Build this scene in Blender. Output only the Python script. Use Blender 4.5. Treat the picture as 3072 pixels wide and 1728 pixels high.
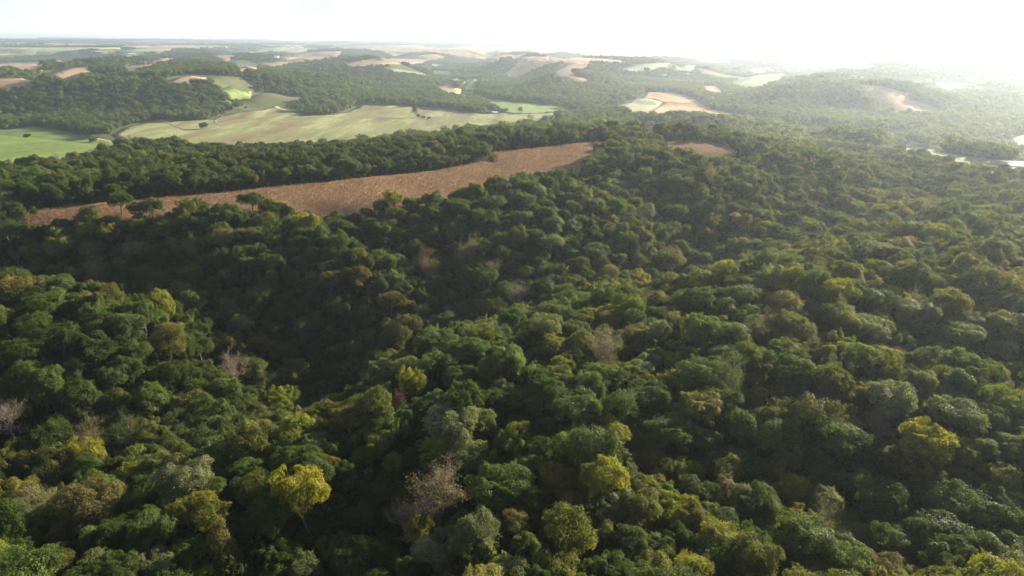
import bpy, bmesh, math, random
import numpy as np
from mathutils import Vector, Matrix
from mathutils.geometry import delaunay_2d_cdt
for o in list(bpy.data.objects): bpy.data.objects.remove(o)
scene = bpy.context.scene
COL = scene.collection
rad = math.radians
# ---------------------------------------------------------------- camera, sky, sun, exposure
SUN_AZ, SUN_EL = 48.0, 18.0          # degrees to the right of +Y, and above the horizon
cd = bpy.data.cameras.new('camera'); cam = bpy.data.objects.new('camera', cd); COL.objects.link(cam)
cd.sensor_width = 36; cd.lens = 36*692/1024; cd.clip_start = 1; cd.clip_end = 80000
cam.matrix_world = Matrix.Translation((0, 0, 100)) @ Matrix.Rotation(rad(90-19.72), 4, 'X') @ Matrix.Rotation(rad(0.6), 4, 'Z')
scene.camera = cam
world = bpy.data.worlds.new('World'); scene.world = world; world.use_nodes = True
wn = world.node_tree.nodes; wl = world.node_tree.links
sky = wn.new('ShaderNodeTexSky'); sky.sky_type = 'NISHITA'; sky.sun_disc = False
sky.sun_elevation = rad(SUN_EL); sky.sun_rotation = rad(SUN_AZ); sky.altitude = 300; sky.air_density = 0.8; sky.dust_density = 0.1; sky.ozone_density = 4.0
wn['Background'].inputs['Strength'].default_value = 0.067
# thin high cloud veils the sky everywhere, a little denser in streaks
tc = wn.new('ShaderNodeTexCoord'); mp = wn.new('ShaderNodeMapping'); mp.inputs['Scale'].default_value = (1, 1, 4); wl.new(tc.outputs['Generated'], mp.inputs['Vector'])
cn = wn.new('ShaderNodeTexNoise'); cn.inputs['Scale'].default_value = 2.2; cn.inputs['Detail'].default_value = 6; wl.new(mp.outputs[0], cn.inputs['Vector'])
cr = wn.new('ShaderNodeMapRange'); cr.inputs[1].default_value = 0.40; cr.inputs[2].default_value = 0.68; wl.new(cn.outputs['Fac'], cr.inputs[0])
bw = wn.new('ShaderNodeHueSaturation'); wl.new(sky.outputs['Color'], bw.inputs['Color'])
c1 = wn.new('ShaderNodeMapRange'); c1.inputs[3].default_value = 0.75; c1.inputs[4].default_value = 0.15; wl.new(cr.outputs[0], c1.inputs[0]); wl.new(c1.outputs[0], bw.inputs['Saturation'])
c2 = wn.new('ShaderNodeMapRange'); c2.inputs[3].default_value = 1.0; c2.inputs[4].default_value = 1.25; wl.new(cr.outputs[0], c2.inputs[0]); wl.new(c2.outputs[0], bw.inputs['Value'])
wl.new(bw.outputs['Color'], wn['Background'].inputs['Color'])
sd = bpy.data.lights.new('sun', 'SUN'); sun = bpy.data.objects.new('sun', sd); COL.objects.link(sun)
sd.energy = 5.0; sd.angle = rad(0.6); sd.color = (1.0, 0.87, 0.67)
_sv = Vector((math.sin(rad(SUN_AZ))*math.cos(rad(SUN_EL)), math.cos(rad(SUN_AZ))*math.cos(rad(SUN_EL)), math.sin(rad(SUN_EL))))
sun.rotation_euler = _sv.to_track_quat('Z', 'Y').to_euler()
scene.view_settings.view_transform = 'Standard'; scene.view_settings.look = 'None'
scene.view_settings.exposure = 1.66; scene.view_settings.gamma = 1.0; scene.view_settings.use_curve_mapping = False
cy = scene.cycles
cy.max_bounces = 5; cy.diffuse_bounces = 2; cy.glossy_bounces = 1; cy.transmission_bounces = 2; cy.transparent_max_bounces = 4; cy.volume_bounces = 1
cy.caustics_reflective = False; cy.caustics_refractive = False; cy.sample_clamp_indirect = 4
cy.use_denoising = True
HAZE_DENSITY = 0.72e-4; HAZE_G = 0.58
# ---------------------------------------------------------------- terrain
def _hash(ix, iy, seed):
    n = (ix.astype(np.int64)*374761393 + iy.astype(np.int64)*668265263 + seed*974634777) & 0xffffffff
    n = ((n ^ (n >> 13))*1274126177) & 0xffffffff
    return ((n ^ (n >> 16)) & 0xffff)/65535.0
def vnoise(x, y, seed=0):
    ix = np.floor(x); iy = np.floor(y); fx = x-ix; fy = y-iy
    u = fx*fx*fx*(fx*(fx*6-15)+10); v = fy*fy*fy*(fy*(fy*6-15)+10)
    a = _hash(ix, iy, seed); b = _hash(ix+1, iy, seed); c = _hash(ix, iy+1, seed); d = _hash(ix+1, iy+1, seed)
    return (a*(1-u)+b*u)*(1-v)+(c*(1-u)+d*u)*v*1.0
def fbm(x, y, seed=0, o=3):
    s = 0; a = 0.5; t = 0
    for k in range(o):
        s = s + a*(vnoise(x*2**k, y*2**k, seed+17*k)-0.5)*2; t += a; a *= 0.5
    return s/t
def sstep(a, b, x):
    t = np.clip((x-a)/(b-a), 0, 1); return t*t*(3-2*t)
def poly_dist(x, y, pts):
    """distance to a polyline and the third value interpolated along it"""
    best = np.full(np.shape(x), 1e9); val = np.zeros(np.shape(x))
    for p, q in zip(pts[:-1], pts[1:]):
        dx, dy = q[0]-p[0], q[1]-p[1]; L = dx*dx+dy*dy
        t = np.clip(((x-p[0])*dx+(y-p[1])*dy)/L, 0, 1)
        d = np.hypot(x-p[0]-t*dx, y-p[1]-t*dy)
        v = (p[2]+t*(q[2]-p[2])) if len(p) > 2 else 0
        m = d < best; best = np.where(m, d, best); val = np.where(m, v, val)
    return best, val
def inside(x, y, poly):
    r = np.zeros(np.shape(x), bool); n = len(poly)
    for i in range(n):
        x1, y1 = poly[i][:2]; x2, y2 = poly[(i+1) % n][:2]
        if y1 == y2: continue
        r ^= ((y1 > y) != (y2 > y)) & (x < (x2-x1)*(y-y1)/(y2-y1)+x1)
    return r
UPLAND = [(-1500, -60), (-850, 190), (-480, 400), (-330, 500), (-260, 560), (-170, 620), (-80, 690), (-20, 760), (60, 810), (150, 820), (220, 780),
          (258, 670), (274, 560), (272, 440), (292, 330), (335, 200), (430, 40), (520, -400), (-1500, -400)]
RAVINES = [  # polyline of (x, y, depth), width
    ([(-420, 90, 62), (-260, 140, 44), (-140, 172, 31), (-100, 215, 29), (-78, 250, 30), (-35, 284, 29), (25, 316, 28), (95, 356, 26), (165, 418, 23), (230, 480, 20), (330, 560, 20)], 54),
    ([(-78, 255, 30), (-135, 298, 26), (-220, 326, 32), (-420, 320, 50)], 38),
    ([(-20, 300, 10), (-45, 360, 16), (-120, 395, 10)], 30),
    ([(95, 350, 10), (110, 440, 15), (60, 520, 10)], 34),
    ([(200, 470, 8), (215, 560, 12), (160, 640, 6)], 34),
    ([(320, 40, 50), (200, 95, 24), (120, 122, 14), (60, 148, 10), (22, 176, 5)], 34),
    ([(330, 160, 30), (220, 190, 14), (150, 205, 8), (100, 230, 4)], 36),
    ([(-70, 40, 34), (-45, 100, 22), (-30, 132, 16), (-20, 165, 5)], 24)]
VALLEYS = [  # centreline, half width of the floor, where the plateau begins, floor height
    ([(-4000, 900), (-1500, 1150), (-950, 1230), (-600, 1280), (-380, 1420), (-120, 1650), (80, 1780), (330, 1800), (600, 1650), (830, 1350), (900, 1050), (1000, 700), (1300, 200)], 190, 480, -66),
    ([(-80, 1700), (-180, 2200), (-120, 2700), (-230, 3400), (-500, 4300), (-300, 5400)], 120, 400, -62),
    ([(420, 1800), (520, 2300), (800, 2800), (1250, 3300), (1500, 4200)], 160, 410, -60),
    ([(830, 1400), (1500, 1650), (2300, 1700), (3500, 2200)], 140, 430, -64),
    ([(-1500, 1150), (-2100, 2100), (-2300, 3300), (-3000, 4500)], 170, 620, -58)]
def height(x, y):
    x = np.asarray(x, float); y = np.asarray(y, float)
    r = np.hypot(x, y)
    # the dissected plateau far out
    wx = x+180*fbm(x/900, y/900, 5, 2); wy = y+180*fbm(x/900, y/900, 9, 2)
    top = 6+20*fbm(wx/1500, wy/1500, 21, 2)
    rid = np.abs(fbm(wx/1700, wy/1700, 33, 2))
    plateau = top-48*(1-sstep(0.0, 0.34, rid))
    plateau = plateau+5*fbm(wx/260, wy/260, 41, 2)-40*(1-sstep(0.0, 0.28, np.abs(fbm(wx/520, wy/520, 45, 2))))*(1-0.6*sstep(4000, 9000, r))
    plateau = plateau+sstep(5000, 15000, r)*(14+24*fbm(wx/4200, wy/4200, 51, 2))*np.where(x < 2500, 1, 0.7)
    plateau = np.maximum(plateau, -46+5*fbm(wx/300, wy/300, 47, 2)); hf = plateau
    for pts, w0, w1, fl in VALLEYS:
        d, _ = poly_dist(wx*0.35+x*0.65, wy*0.35+y*0.65, pts)
        t = sstep(w0, w1, d)
        flo = fl+4*fbm(x/260, y/260, 61, 2)+1.2*fbm(x/60, y/60, 63, 2)
        hf = np.minimum(hf, flo+(plateau-flo)*t+10*t*(1-t))
    # the upland under the camera
    d, _ = poly_dist(x, y, UPLAND+UPLAND[:1]); d = np.where(inside(x, y, UPLAND), -d, d)
    hn = 3*fbm(x/140, y/140, 71, 2)+1.2*fbm(x/40, y/40, 75, 2)
    corn, _ = poly_dist(x, y, [(-330, 400), (-200, 480), (-60, 590), (60, 690), (180, 770)])
    hn = hn*(0.35+0.65*sstep(20, 130, corn))+4*np.exp(-(corn/70)**2)
    for pts, w in RAVINES:
        dd, dep = poly_dist(x+9*fbm(x/60, y/60, 81, 2), y+9*fbm(x/60, y/60, 85, 2), pts)
        hn = hn-dep*np.exp(-(dd/w)**2)*(0.5+0.5*sstep(0, 60, corn))
    w = sstep(-75, 290, d)
    return np.where(d > 290, hf, hn*(1-w)+np.minimum(hf, 5)*w)
# ---------------------------------------------------------------- helpers and materials
def tag(o, label=None, cat=None, group=None, kind=None):
    if label: o['label'] = label
    if cat: o['category'] = cat
    if group: o['group'] = group
    if kind: o['kind'] = kind
    return o
def mesh(name, verts, faces, mats, fmat=None, smooth=False):
    me = bpy.data.meshes.new(name)
    me.from_pydata([tuple(map(float, v)) for v in verts], [], [tuple(map(int, f)) for f in faces])
    for m in (mats if isinstance(mats, (list, tuple)) else [mats]): me.materials.append(m)
    if fmat is not None: me.polygons.foreach_set('material_index', np.asarray(fmat, np.int32))
    if smooth: me.polygons.foreach_set('use_smooth', np.ones(len(me.polygons), bool))
    me.update(); return me
def quads_mesh(name, V, F4, mats, fmat=None, attr=None, smooth=False, F3=None):
    """fast mesh from arrays: V (n,3), F4 (m,4), optional F3 (k,3)"""
    me = bpy.data.meshes.new(name); V = np.asarray(V, np.float32); F4 = np.asarray(F4, np.int32).reshape(-1, 4)
    F3 = np.zeros((0, 3), np.int32) if F3 is None else np.asarray(F3, np.int32).reshape(-1, 3)
    me.vertices.add(len(V)); me.vertices.foreach_set('co', V.ravel())
    idx = np.concatenate([F4.ravel(), F3.ravel()]); me.loops.add(len(idx)); me.loops.foreach_set('vertex_index', idx)
    tot = np.concatenate([np.full(len(F4), 4), np.full(len(F3), 3)]).astype(np.int32)
    st = np.concatenate([[0], np.cumsum(tot)[:-1]]).astype(np.int32)
    me.polygons.add(len(tot)); me.polygons.foreach_set('loop_start', st); me.polygons.foreach_set('loop_total', tot)
    for m in (mats if isinstance(mats, (list, tuple)) else [mats]): me.materials.append(m)
    if fmat is not None: me.polygons.foreach_set('material_index', np.asarray(fmat, np.int32))
    if smooth: me.polygons.foreach_set('use_smooth', np.ones(len(tot), bool))
    me.update(calc_edges=True)
    if attr is not None:
        a = me.attributes.new('lv', 'FLOAT', 'FACE'); a.data.foreach_set('value', np.asarray(attr, np.float32))
    me.validate(); return me
def obj(name, me, parent=None, loc=None):
    o = bpy.data.objects.new(name, me); COL.objects.link(o)
    if parent: o.parent = parent
    if loc is not None: o.location = loc
    return o
class NT:
    def __init__(s, name):
        s.m = bpy.data.materials.new(name); s.m.use_nodes = True; s.t = s.m.node_tree; s.n = s.t.nodes; s.l = s.t.links
        s.bsdf = s.n['Principled BSDF']; s.out = s.n['Material Output']
    def node(s, typ, **kw):
        n = s.n.new(typ); ins = kw.pop('ins', {})
        for k, v in kw.items(): setattr(n, k, v)
        for k, v in ins.items():
            if hasattr(v, 'is_output'): s.l.new(v, n.inputs[k])
            else: n.inputs[k].default_value = v
        return n
    def noise(s, scale, detail=3, vec=None, rough=0.55):
        n = s.node('ShaderNodeTexNoise', ins={'Scale': scale, 'Detail': detail, 'Roughness': rough})
        if vec is not None: s.l.new(vec, n.inputs['Vector'])
        return n.outputs['Fac']
    def pos(s): return s.node('ShaderNodeNewGeometry').outputs['Position']
    def ramp(s, fac, stops):
        r = s.node('ShaderNodeValToRGB'); s.l.new(fac, r.inputs['Fac']); e = r.color_ramp.elements
        while len(e) < len(stops): e.new(0.5)
        for i, (p, c) in enumerate(stops): e[i].position = p; e[i].color = (*c, 1)
        return r.outputs['Color']
    def mix(s, fac, a, b, blend='MIX'):
        n = s.node('ShaderNodeMix', data_type='RGBA', blend_type=blend)
        for v, i in ((fac, 0), (a, 6), (b, 7)):
            if hasattr(v, 'is_output'): s.l.new(v, n.inputs[i])
            else: n.inputs[i].default_value = v if i == 0 else (*v, 1)
        return n.outputs[2]
    def base(s, c, rough=0.8, spec=0.2):
        if hasattr(c, 'is_output'): s.l.new(c, s.bsdf.inputs['Base Color'])
        else: s.bsdf.inputs['Base Color'].default_value = (*c, 1)
        s.bsdf.inputs['Roughness'].default_value = rough; s.bsdf.inputs['Specular IOR Level'].default_value = spec
        return s.m
def leaf_material():
    s = NT('leaves')
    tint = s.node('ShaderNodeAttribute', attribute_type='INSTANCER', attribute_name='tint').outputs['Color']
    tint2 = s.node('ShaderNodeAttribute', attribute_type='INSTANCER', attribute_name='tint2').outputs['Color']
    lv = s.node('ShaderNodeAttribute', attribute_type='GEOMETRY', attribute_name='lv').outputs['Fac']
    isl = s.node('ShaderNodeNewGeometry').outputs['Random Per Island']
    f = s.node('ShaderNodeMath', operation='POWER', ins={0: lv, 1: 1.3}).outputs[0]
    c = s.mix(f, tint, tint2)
    g = s.node('ShaderNodeMapRange', ins={0: isl, 3: 0.74, 4: 1.28}).outputs[0]
    c = s.mix(1.0, c, s.node('ShaderNodeCombineColor', ins={0: g, 1: g, 2: g}).outputs[0], 'MULTIPLY')
    s.base(c, 0.6, 0.14)
    tr = s.node('ShaderNodeBsdfTranslucent')
    s.l.new(s.mix(1.0, c, (1.4, 1.55, 0.5), 'MULTIPLY'), tr.inputs['Color'])
    mx = s.node('ShaderNodeMixShader', ins={0: 0.48}); s.l.new(s.bsdf.outputs[0], mx.inputs[1]); s.l.new(tr.outputs[0], mx.inputs[2])
    s.l.new(mx.outputs[0], s.out.inputs['Surface']); return s.m
def bark_material():
    s = NT('bark'); n = s.noise(3.0, 4, s.node('ShaderNodeTexCoord').outputs['Object'])
    return s.base(s.ramp(n, [(0.3, (0.05, 0.04, 0.032)), (0.7, (0.16, 0.135, 0.11))]), 0.9, 0.1)
def twig_material():
    s = NT('twigs'); n = s.noise(1.2, 3, s.node('ShaderNodeTexCoord').outputs['Object'])
    return s.base(s.ramp(n, [(0.3, (0.14, 0.115, 0.10)), (0.7, (0.31, 0.26, 0.225))]), 0.9, 0.1)
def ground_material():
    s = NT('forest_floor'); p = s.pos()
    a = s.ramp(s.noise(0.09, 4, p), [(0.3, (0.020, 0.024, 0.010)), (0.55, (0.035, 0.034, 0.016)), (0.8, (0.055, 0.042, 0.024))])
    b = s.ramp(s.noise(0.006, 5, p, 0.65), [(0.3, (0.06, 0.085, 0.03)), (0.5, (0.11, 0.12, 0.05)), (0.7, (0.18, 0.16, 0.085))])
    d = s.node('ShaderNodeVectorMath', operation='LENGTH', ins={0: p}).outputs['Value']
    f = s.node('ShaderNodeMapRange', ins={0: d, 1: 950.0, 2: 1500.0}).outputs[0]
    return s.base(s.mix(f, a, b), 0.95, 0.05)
FIELD_COL = {  # low, middle, high
    'corn': ((0.165, 0.096, 0.055), (0.245, 0.148, 0.086), (0.32, 0.205, 0.125)),
    'tan': ((0.22, 0.15, 0.085), (0.30, 0.21, 0.125), (0.37, 0.28, 0.17)),
    'gold': ((0.32, 0.20, 0.10), (0.42, 0.28, 0.15), (0.50, 0.37, 0.21)),
    'green': ((0.085, 0.125, 0.035), (0.12, 0.165, 0.045), (0.17, 0.21, 0.06)),
    'lime': ((0.14, 0.20, 0.06), (0.20, 0.26, 0.085), (0.28, 0.32, 0.12)),
    'pale': ((0.20, 0.23, 0.12), (0.29, 0.31, 0.17), (0.37, 0.37, 0.22)),
    'meadow': ((0.15, 0.13, 0.065), (0.24, 0.21, 0.10), (0.33, 0.31, 0.15))}
def field_material(kind):
    s = NT('field_'+kind); p = s.pos(); lo, mi, hi = FIELD_COL[kind]
    mp = s.node('ShaderNodeMapping', ins={'Vector': p, 'Rotation': (0, 0, rad(35)), 'Scale': (1, 0.16, 1)}).outputs[0]
    n1 = s.noise(0.02, 5, mp, 0.62)
    if kind == 'meadow':
        c = s.ramp(n1, [(0.30, (0.10, 0.085, 0.05)), (0.41, (0.20, 0.15, 0.08)), (0.50, (0.20, 0.22, 0.08)), (0.58, (0.33, 0.31, 0.15)), (0.68, (0.20, 0.25, 0.09)), (0.8, (0.30, 0.32, 0.13))])
        c = s.mix(s.ramp(s.noise(0.006, 3, p), [(0.45, (0, 0, 0)), (0.7, (0.6, 0.6, 0.6))]), c, (0.18, 0.22, 0.08))
    else:
        c = s.ramp(n1, [(0.3, lo), (0.5, mi), (0.72, hi)])
    n2 = s.noise(0.25 if kind == 'corn' else 0.12, 4, p, 0.7)
    g = s.node('ShaderNodeMapRange', ins={0: n2, 1: 0.25, 2: 0.75, 3: 0.72, 4: 1.25}).outputs[0]
    c = s.mix(1.0, c, s.node('ShaderNodeCombineColor', ins={0: g, 1: g, 2: g}).outputs[0], 'MULTIPLY')
    b = s.node('ShaderNodeBump', ins={'Strength': 0.5, 'Distance': 0.6, 'Height': n2}); s.l.new(b.outputs[0], s.bsdf.inputs['Normal'])
    return s.base(c, 0.95, 0.08)
LEAF = leaf_material(); BARK = bark_material(); TWIG = twig_material()
FIELDS = [
    ('green', 'green pasture with long shadow streaks at the edge of the valley', [(-998,1266),(-979,1273),(-960,1280),(-935,1280),(-931,1317),(-917,1343),(-870,1310),(-829,1283),(-759,1228),(-715,1191),(-672,1165),(-644,1130),(-445,775),(-432,714),(-420,663),(-422,645),(-424,628),(-430,616),(-436,604),(-442,594),(-449,588),(-456,582),(-462,576),(-507,635),(-564,711)]),
    ('meadow', 'pale grassy meadow filling the valley behind the ridge trees', [(-705,1235),(-733,1327),(-737,1403),(-733,1462),(-689,1426),(-667,1435),(-646,1450),(-626,1468),(-629,1530),(-613,1565),(-582,1618),(-567,1693),(-520,1651),(-464,1572),(-425,1594),(-404,1661),(-396,1709),(-391,1807),(-341,1830),(-284,1860),(-229,1862),(-192,1821),(-156,1779),(-109,1706),(-75,1658),(-35,1675),(-1,1660),(46,1672),(95,1708),(130,1759),(156,1729),(154,1657),(111,1484),(60,1246),(30,1227),(8,1221),(-13,1196),(-33,1166),(-54,1152),(-75,1141),(-96,1133),(-117,1127),(-141,1110),(-165,1093),(-188,1082),(-209,1068),(-229,1051),(-247,1001),(-261,987),(-274,973),(-243,810),(-260,804),(-276,795),(-296,807),(-313,812),(-329,813),(-345,816),(-361,817),(-378,819),(-507,1057),(-538,1079),(-569,1101),(-597,1117),(-630,1140),(-661,1173)]),
    ('lime', 'bright green hay field sloping down to the pond', [(-220,2270),(-145,2217),(-77,2040),(-29,2017),(17,1980),(62,1939),(105,1904),(147,1802),(109,1731),(62,1688),(31,1681),(-1,1676),(-33,1716),(-60,1772),(-77,1903),(-85,2008),(-151,2023),(-206,2128)]),
    ('pale', 'pale green grass slope beside the golden corn field', [(220,1715),(277,1919),(329,2032),(383,2140),(402,2177),(416,2008),(347,1815),(315,1786),(277,1744),(239,1687)]),
    ('gold', 'golden stubble field with dark curving lines in the valley', [(390,2167),(427,2343),(478,2362),(527,2242),(535,2170),(526,2068),(510,1836),(532,1776),(547,1702),(568,1649),(586,1596),(547,1527),(512,1524),(478,1526),(452,1535),(426,1544),(339,1317),(308,1293),(272,1324),(252,1357),(231,1392),(240,1673),(280,1739),(319,1788),(348,1808),(417,2004),(398,2133)]),
    ('green', 'green striped field on the sunny slope below the white farm', [(871,2888),(1171,3570),(1338,3806),(1483,3956),(1193,3190),(880,2530),(803,2549)]),
    ('pale', 'pale green field just above the green striped field', [(1320,4178),(1482,4514),(1590,4448),(1428,4050),(1249,3731)]),
    ('pale', 'small pale field at the crest of the wooded sunny hill', [(709,3254),(883,3830),(1105,4699),(1213,4625),(756,3184)]),
    ('gold', 'glowing golden field on the hilltop under the sun', [(881,1854),(936,1878),(960,1815),(986,1799),(963,1736),(1017,1728),(1001,1674),(945,1633),(904,1619),(880,1635),(875,1691),(882,1735),(875,1780)]),
    ('gold', 'slender golden slope wedged between two woods', [(723,2786),(773,2762),(713,2406),(618,2183),(599,2236)]),
    ('gold', 'small bright field beside a white barn in the glare', [(1336,2922),(1370,2837),(1135,2353),(1002,2153)]),
    ('pale', 'washed out pale field in the glare', [(1630,2796),(1753,2896),(1767,2816),(1557,2515),(1283,2122),(1430,2399)]),
    ('pale', 'misty pale meadow strip along the river valley', [(519,985),(697,1240),(696,1186),(506,827),(507,804),(510,784),(518,761),(531,759),(550,765),(769,1042),(785,1036),(493,648),(482,652),(469,655),(456,657),(452,676),(449,698),(448,719),(449,743),(450,770),(453,803),(522,959)]),
    ('pale', 'pale bank field beside the bright river bend', [(933,1319),(1007,1385),(1041,1395),(806,1070),(798,1101),(813,1140)]),
    ('gold', 'long faint stubble fields under the glare near the horizon', [(1647,4501),(1846,4741),(1932,4679),(2322,5331),(2489,5430),(1929,4027),(1477,2958),(1393,2934),(1798,3993),(1762,4079),(1760,4255),(1696,4434)]),
    ('tan', 'long tan field on the middle plateau', [(-807,3389),(-747,3380),(-694,3402),(-648,3461),(-958,5629),(-833,5548),(-716,5499),(-613,5563),(-525,5546),(-550,5338),(-650,4784),(-508,3186),(-559,3052),(-606,3008),(-654,2974),(-724,3041)]),
    ('tan', 'narrow tan field on the plateau edge beyond the central hill', [(-171,4358),(-92,4772),(-5,4659),(64,3767),(128,3626),(257,4813),(396,5532),(326,3647),(371,3471),(316,3027),(237,3006),(178,3059),(123,3264),(61,3557),(-4,3730),(-84,4334)]),
    ('tan', 'tan field running down a spur behind the central hill', [(150,2884),(215,2996),(272,3089),(309,3000),(258,2859),(175,2424),(151,2467)]),
    ('tan', 'small tan clearing on the crown of the central hill', [(140,2417),(178,2818),(204,2450),(267,2469),(250,2381),(213,2387),(191,2396),(165,2393)]),
    ('tan', 'tiny tan clearing below the central hilltop field', [(110,2255),(140,2400),(127,2240)]),
    ('gold', 'thin cream field at the mouth of the side valley', [(-285,3082),(-254,3185),(-194,2851),(-212,2720),(-249,2800)]),
    ('gold', 'cream coloured field at the foot of the dark wooded spur', [(-276,2547),(-253,2721),(-179,2431),(-165,2164),(-204,2148),(-231,2186)]),
    ('lime', 'narrow green meadow curling into the side valley', [(-187,2579),(-186,2939),(-174,3115),(-145,3032),(-143,2601),(-100,2279),(-159,2248)]),
    ('lime', 'thin green strip high on the far middle slope', [(-585,4822),(-527,4933),(-422,4355),(-470,4251)]),
    ('pale', 'long pale track-like meadow across the wooded slope', [(-544,2904),(-482,2977),(-436,3009),(-397,3102),(-349,3148),(-355,2911),(-411,2862),(-469,2831)]),
    ('pale', 'pale crest field on the rounded hill toward the sun', [(449,3018),(580,3233),(643,3282),(720,3388),(1079,4708),(678,3230),(592,3109),(522,3046),(453,2972)]),
    ('tan', 'long faint stubble field just under the horizon woods', [(-3574,6485),(-4173,7808),(-4105,7928),(-4489,8959),(-3970,8197),(-3901,8343),(-3722,8299),(-3568,8305),(-3423,8337),(-3194,8156),(-3187,8058),(-2765,6686),(-2463,5705),(-2447,5438),(-2470,5277),(-2521,5184),(-2686,5288),(-2882,5442)]),
    ('pale', 'pale green plateau field below the long faint stubble', [(-2685,4977),(-2729,5312),(-2697,5436),(-2706,5655),(-2612,5668),(-2258,4783),(-2263,4612),(-2506,4898),(-2478,4652)]),
    ('pale', 'broad pale plateau field near the horizon', [(-2521,6766),(-2786,8167),(-2652,8211),(-2603,8543),(-2390,8303),(-1890,6971),(-1671,6573),(-1613,5617),(-1706,5588),(-1805,5581),(-2297,6721),(-2358,6551)]),
    ('tan', 'broad tan plateau field beside the white farm sheds', [(-1317,4063),(-1698,5555),(-1620,5639),(-1527,5647),(-1443,5685),(-1365,5762),(-995,4192),(-1090,4042),(-1149,3989),(-1158,3779)]),
    ('tan', 'thin tan strip among far woods', [(-2903,4972),(-2866,5120),(-2849,5145)]),
    ('tan', 'small reddish field in the far hollow', [(-2940,4564),(-2947,4738),(-1552,2560),(-1451,2316)]),
    ('tan', 'reddish brown field at the edge of the far hollow', [(-2902,4029),(-2892,4119),(-2857,4179),(-2665,4072),(-1408,2170),(-1391,2092),(-1411,2048),(-1522,2111)]),
    ('tan', 'long thin brown terrace below the reddish field', [(-1380,2101),(-1375,2155),(-1384,2235),(-1420,2384),(-1464,2558),(-1191,2021),(-1209,1974),(-1353,2130)]),
    ('tan', 'brown sloping field above the dense wooded hill', [(-1289,2349),(-1395,2631),(-1527,3008),(-1213,2468),(-1031,2026),(-1039,1957)]),
    ('gold', 'cream field on the crest above the brown sloping field', [(-1519,3017),(-1860,3808),(-1758,3763),(-1200,2541),(-1192,2418)]),
    ('tan', 'small orange tan field near the middle distance woods', [(-1599,3835),(-2054,5179),(-1461,3840),(-1425,3586)]),
    ('tan', 'little brown clearing amid the dense wooded hill', [(-936,2436),(-1301,3507),(-1228,3471),(-726,2039),(-736,1950)]),
    ('tan', 'tan and pink field where the wooded hill begins', [(-1272,1754),(-1233,1752),(-1230,1801),(-1098,1659),(-1064,1603),(-1079,1581),(-1109,1573),(-1139,1566)]),
    ('tan', 'curving brown terrace above the wooded hill', [(-1066,1651),(-1348,2153),(-1201,1980),(-1188,2024),(-1131,1932),(-1003,1656),(-1019,1629)]),
    ('tan', 'cream edged ridge field within the wooded hill', [(-808,1677),(-829,1784),(-812,1822),(-758,1776),(-726,1695),(-754,1652),(-776,1647)]),
    ('tan', 'narrow terraced brown field in the woods above the pasture', [(-983,1564),(-960,1577),(-935,1589),(-912,1602),(-887,1614),(-884,1598),(-923,1576),(-945,1562),(-967,1548)]),
    ('lime', 'bright green clearing on the dark wooded hillside', [(-706,1704),(-711,1801),(-685,1870),(-638,1730),(-674,1727),(-687,1693)]),
    ('tan', 'thin tan band crossing the far woods', [(-1287,3617),(-1246,3761),(-1219,3976),(-1120,3838),(-1146,3707),(-1184,3631),(-1226,3571)]),
    ('corn', 'dry reddish brown corn field along the ridge top', [(-287,390),(-276,395),(-265,400),(-260,404),(-255,407),(-249,411),(-244,414),(-238,418),(-232,422),(-227,425),(-220,429),(-214,433),(-208,436),(-202,440),(-195,444),(-189,448),(-182,453),(-175,457),(-167,462),(-160,467),(-153,472),(-145,476),(-138,480),(-130,485),(-123,490),(-113,498),(-104,506),(-94,515),(-83,523),(-73,530),(-61,536),(-50,548),(-37,562),(-27,577),(-16,575),(-20,624),(-12,629),(2,638),(16,648),(31,658),(45,670),(59,680),(73,692),(91,701),(89,661),(77,613),(66,594),(62,569),(53,552),(42,548),(31,540),(20,523),(3,499),(-11,483),(-19,469),(-26,455),(-33,447),(-40,438),(-47,431),(-54,425),(-63,423),(-72,422),(-82,422),(-89,409),(-96,409),(-103,409),(-114,411),(-124,412),(-132,409),(-140,404),(-148,402),(-156,400),(-165,400),(-175,400),(-185,401),(-192,399),(-198,396),(-205,394),(-212,392),(-219,389),(-225,385),(-232,382),(-238,379),(-244,377),(-249,376),(-255,374),(-260,372),(-266,370),(-272,368)]),
    ('corn', 'small shaded corn patch beyond the ridge oaks', [(140,687),(162,720),(178,723),(199,714),(215,717),(215,670),(196,615),(186,608),(170,600),(146,559),(142,585),(144,645)]),
    ('lime', 'small sunlit clearing inside the ridge end woods', [(237,1284),(252,1261),(145,726),(135,718)]),
]
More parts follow.
